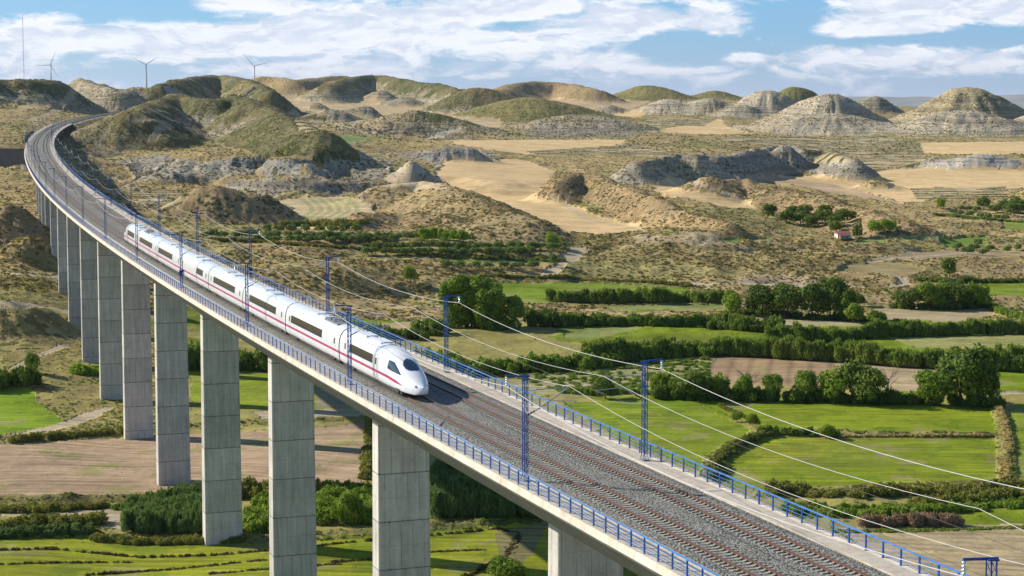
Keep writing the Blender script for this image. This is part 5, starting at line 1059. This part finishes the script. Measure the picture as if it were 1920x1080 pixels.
# uncountable scrub, dry tufts and meadow tufts
def wild(n, y0, y1, name, kind, label, cat, cond, s0, s1, flat, pw=1.0, tmax=.36):
    yy = np.exp(rng.uniform(math.log(y0), math.log(y1), n)); tt = rng.uniform(-tmax, tmax, n); x = tt * yy; i = np.clip(np.searchsorted(GY, yy), 0, len(GY) - 1); j = np.clip(np.searchsorted(GT, tt), 0, len(GT) - 1)
    sd = SD[i, j]; k = cond(sd, i, j) & (rng.uniform(0, 1, n) < sd ** pw * (.4 + 1.2 * (fbm(x, yy, 18, 3, 8) > .5)))
    x, yy = x[k], yy[k]; m_ = len(x); s_ = rng.uniform(s0, s1, m_) ** 1.0 * rng.uniform(.6, 1, m_); S = np.stack([s_, s_, s_ * flat], 1)
    return scatter(name, BUSH[kind], np.stack([x, yy, zat(x, yy) - .05], 1), S, rng.uniform(0, 6.28, m_), label, cat)
for k, pl in enumerate(WIND): hedge(pl, .55, .5, 'hay', ['long winding row of dark mown hay, furthest from the camera', 'short hay row at the left below the long winding one', 'hay row at the bottom left edge', 'hay row between the second pier and the nearest whole pier, in the deck shadow', 'hay row near the bottom edge by the second pier', 'hay row turning down towards the bottom right of the meadow'][k], 'windrow', 'hay row', 1.3, .55)
wild(110000, 540, 1700, 'scrubland', 'scrub', 'low dark shrubs dotted over the dry slopes', 'scrub', lambda sd, i, j: sd > .3, .35, 1.15, .75)
wild(60000, 540, 1200, 'dry_grass', 'dry', 'straw-coloured grass tufts on the dry slopes', 'grass', lambda sd, i, j: sd > .3, .4, 1.2, .6)
wild(90000, 1700, 4300, 'hill_scrub', 'scrub', 'scattered shrubs on the distant hills', 'scrub', lambda sd, i, j: sd > .3, .8, 1.9, .75, 1.3)
patch([(870, 690), (1330, 672), (1325, 730), (1060, 738)], .7, 'green', 'low green weeds scattered over the fallow field right of the railway', 'fallow_weeds', 'weeds', 1.0, n=520)
wild(50000, 255, 560, 'valley_weeds', 'grass', 'rough green weeds on the uncultivated valley floor', 'weeds', lambda sd, i, j: (sd > .25), .25, .8, .7, .7)

# ------------------------------------------------------------------ farmhouse, wall, turbines, radio mast
def house():
    p = hit(1583, 447); z = float(zat(p[0], p[1])); h = empty('farmhouse', (p[0], p[1], z - .2), R(8)); h.scale = (.72, .72, .72); tag(h, 'small white farmhouse with a red tiled roof beside the dark cypresses', 'house')
    wm = mat('whitewash', (.72, .70, .65), .9, var=.08); rm = mat('clay_tiles', (.32, .12, .07), .85, var=.2, scale=4); tm = mat('teal_paint', (.05, .33, .27), .6); bm_ = mat('dark_opening', (.03, .03, .03), .5)
    m = MB(); m.box((-4, 0, 0), (4, 6, 3.0)); m.build('wall', wm, h); m = MB(); m.add([(-4.3, -.4, 2.95), (4.3, -.4, 2.95), (4.3, 6.4, 2.95), (-4.3, 6.4, 2.95), (-4.3, 3, 4.4), (4.3, 3, 4.4)], [(0, 1, 5, 4), (2, 3, 4, 5), (1, 2, 5), (3, 0, 4), (3, 2, 1, 0)]); rf = m.build('roof', rm, h); m = MB(); m.box((-2.5, 3.6, 3.6), (-1.9, 4.2, 5.0)); m.build('chimney', wm, rf)
    m = MB(); m.box((-3.2, -3.2, 0), (1.4, -.05, 2.1)); m.build('lean_to', mat('brick_red_wall', (.36, .11, .08), .9, var=.2), h); m = MB(); m.box((-3.0, -3.26, 0), (.2, -3.21, 1.5)); m.build('door', tm, h)
    for x in (2.2, 3.2): m = MB(); m.box((x - .3, -.04, 1.2), (x + .3, -.0, 2.1)); m.build('window', bm_, h)
house()
def far_wall():
    a, b = hit(-60, 306), hit(47, 306); L = float(np.hypot(*(b - a)[:2])); m = MB(); m.box((0, 0, -2), (L, 1.2, 8.2)); m.box((0, -.25, -2), (L, -.003, .5))
    for k in range(int(L / 4)): m.box((k * 4 + .4, -.12, .502), (k * 4 + .7, -.002, 8.0))
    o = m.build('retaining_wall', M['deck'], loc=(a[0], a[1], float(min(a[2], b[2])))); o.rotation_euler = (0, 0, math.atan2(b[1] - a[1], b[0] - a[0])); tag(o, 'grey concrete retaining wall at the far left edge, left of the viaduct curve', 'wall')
far_wall()
def turbine(px, hub, Y, angs, label):
    t, m_ = ray(px, hub); x, z = t * Y, CZ + m_ * Y; g = float(zat(x, Y)); wm = M.setdefault('turb', mat('turbine_white', (.62, .63, .66), .5)); r = empty('wind_turbine', (x, Y, g)); tag(r, label, 'wind turbine', 'wind turbines on the skyline'); H = z - g
    m = MB(); m.tube([(0, 0, -2), (0, 0, H * .5), (0, 0, H - 1)], [2.3, 1.9, 1.3], 14); m.build('tower', wm, r, smooth=True); m = MB(); m.box((-1.7, -4, H - 1.6), (1.7, 6, H + 1.8)); n_ = m.build('nacelle', wm, r)
    m = MB(); m.tube([(0, -4, H), (0, -5.6, H), (0, -6.4, H)], [1.5, 1.3, .4], 12); m.build('hub', wm, r, smooth=True)
    for a in angs:
        d = np.array((math.cos(a), 0, math.sin(a))); q = np.array((-math.sin(a), 0, math.cos(a))); m = MB(); c0 = np.array((0, -5.0, H)); V = []
        for f, w, th in ((.02, .9, .9), (.08, 1.2, .7), (.2, 1.9, .45), (.5, 1.3, .3), (.8, .8, .18), (1.0, .2, .06)):
            c = c0 + d * f * 43; V += [c - q * w * .35 + (0, -th * .5, 0), c + q * w * .65, c - q * w * .35 + (0, th * .5, 0)]
        m.add(V, [(i * 3 + k, i * 3 + (k + 1) % 3, i * 3 + 3 + (k + 1) % 3, i * 3 + 3 + k) for i in range(5) for k in range(3)] + [(0, 2, 1), (15, 16, 17)]); m.build('blade', wm, r)
turbine(95, 122, 5200, [math.radians(a) for a in (66, 182, -57)], 'wind turbine at the far left with one blade pointing left'); turbine(274, 121, 5200, [math.radians(a) for a in (152, 30, -90)], 'middle wind turbine standing in the gap between the hills'); turbine(477, 124, 5200, [math.radians(a) for a in (132, 14, -88)], 'wind turbine rising just behind the dark skyline hill, rightmost of the three')
t, m_ = ray(42, 28); Y = 4600; x = t * Y; g = float(zat(x, Y)); r = empty('radio_mast', (x, Y, g)); tag(r, 'very tall thin guyed radio mast at the left edge of the skyline', 'mast'); m = MB(); H = CZ + m_ * Y - g
for k in range(3):
    a = k * 2.094; m.tube([(math.cos(a) * .8, math.sin(a) * .8, 0), (math.cos(a) * .6, math.sin(a) * .6, H)], .2, 4)
for k in range(int(H / 4)): a = k * 2.094; m.bar((math.cos(a) * .75, math.sin(a) * .75, k * 4), (math.cos(a + 2.094) * .75, math.sin(a + 2.094) * .75, k * 4 + 4), .2)
m.build('lattice', M['galv'], r)
for k in range(3): a = k * 2.094 + .5; m = MB(); m.tube([(0, 0, H * .9), (math.cos(a) * 90, math.sin(a) * 90, 2)], .06, 4); m.build('guy_wire', M['galv'], r)
# ------------------------------------------------------------------ air
m = bpy.data.materials.new('air'); m.use_nodes = True; t = NT(m.node_tree); t.n.clear(); pv = t.node('ShaderNodeVolumePrincipled'); pv.inputs['Color'].default_value = (.72, .84, 1, 1); pv.inputs['Density'].default_value = 1.5e-5; pv.inputs['Anisotropy'].default_value = .3
o = t.node('ShaderNodeOutputMaterial'); t.l.new(pv.outputs[0], o.inputs['Volume']); mb = MB(); mb.box((-76000, -600, -12), (76000, 52000, 420)); tag(mb.build('haze', m), 'thin blue air haze over the whole valley', 'haze', kind='stuff')
#==PART4==
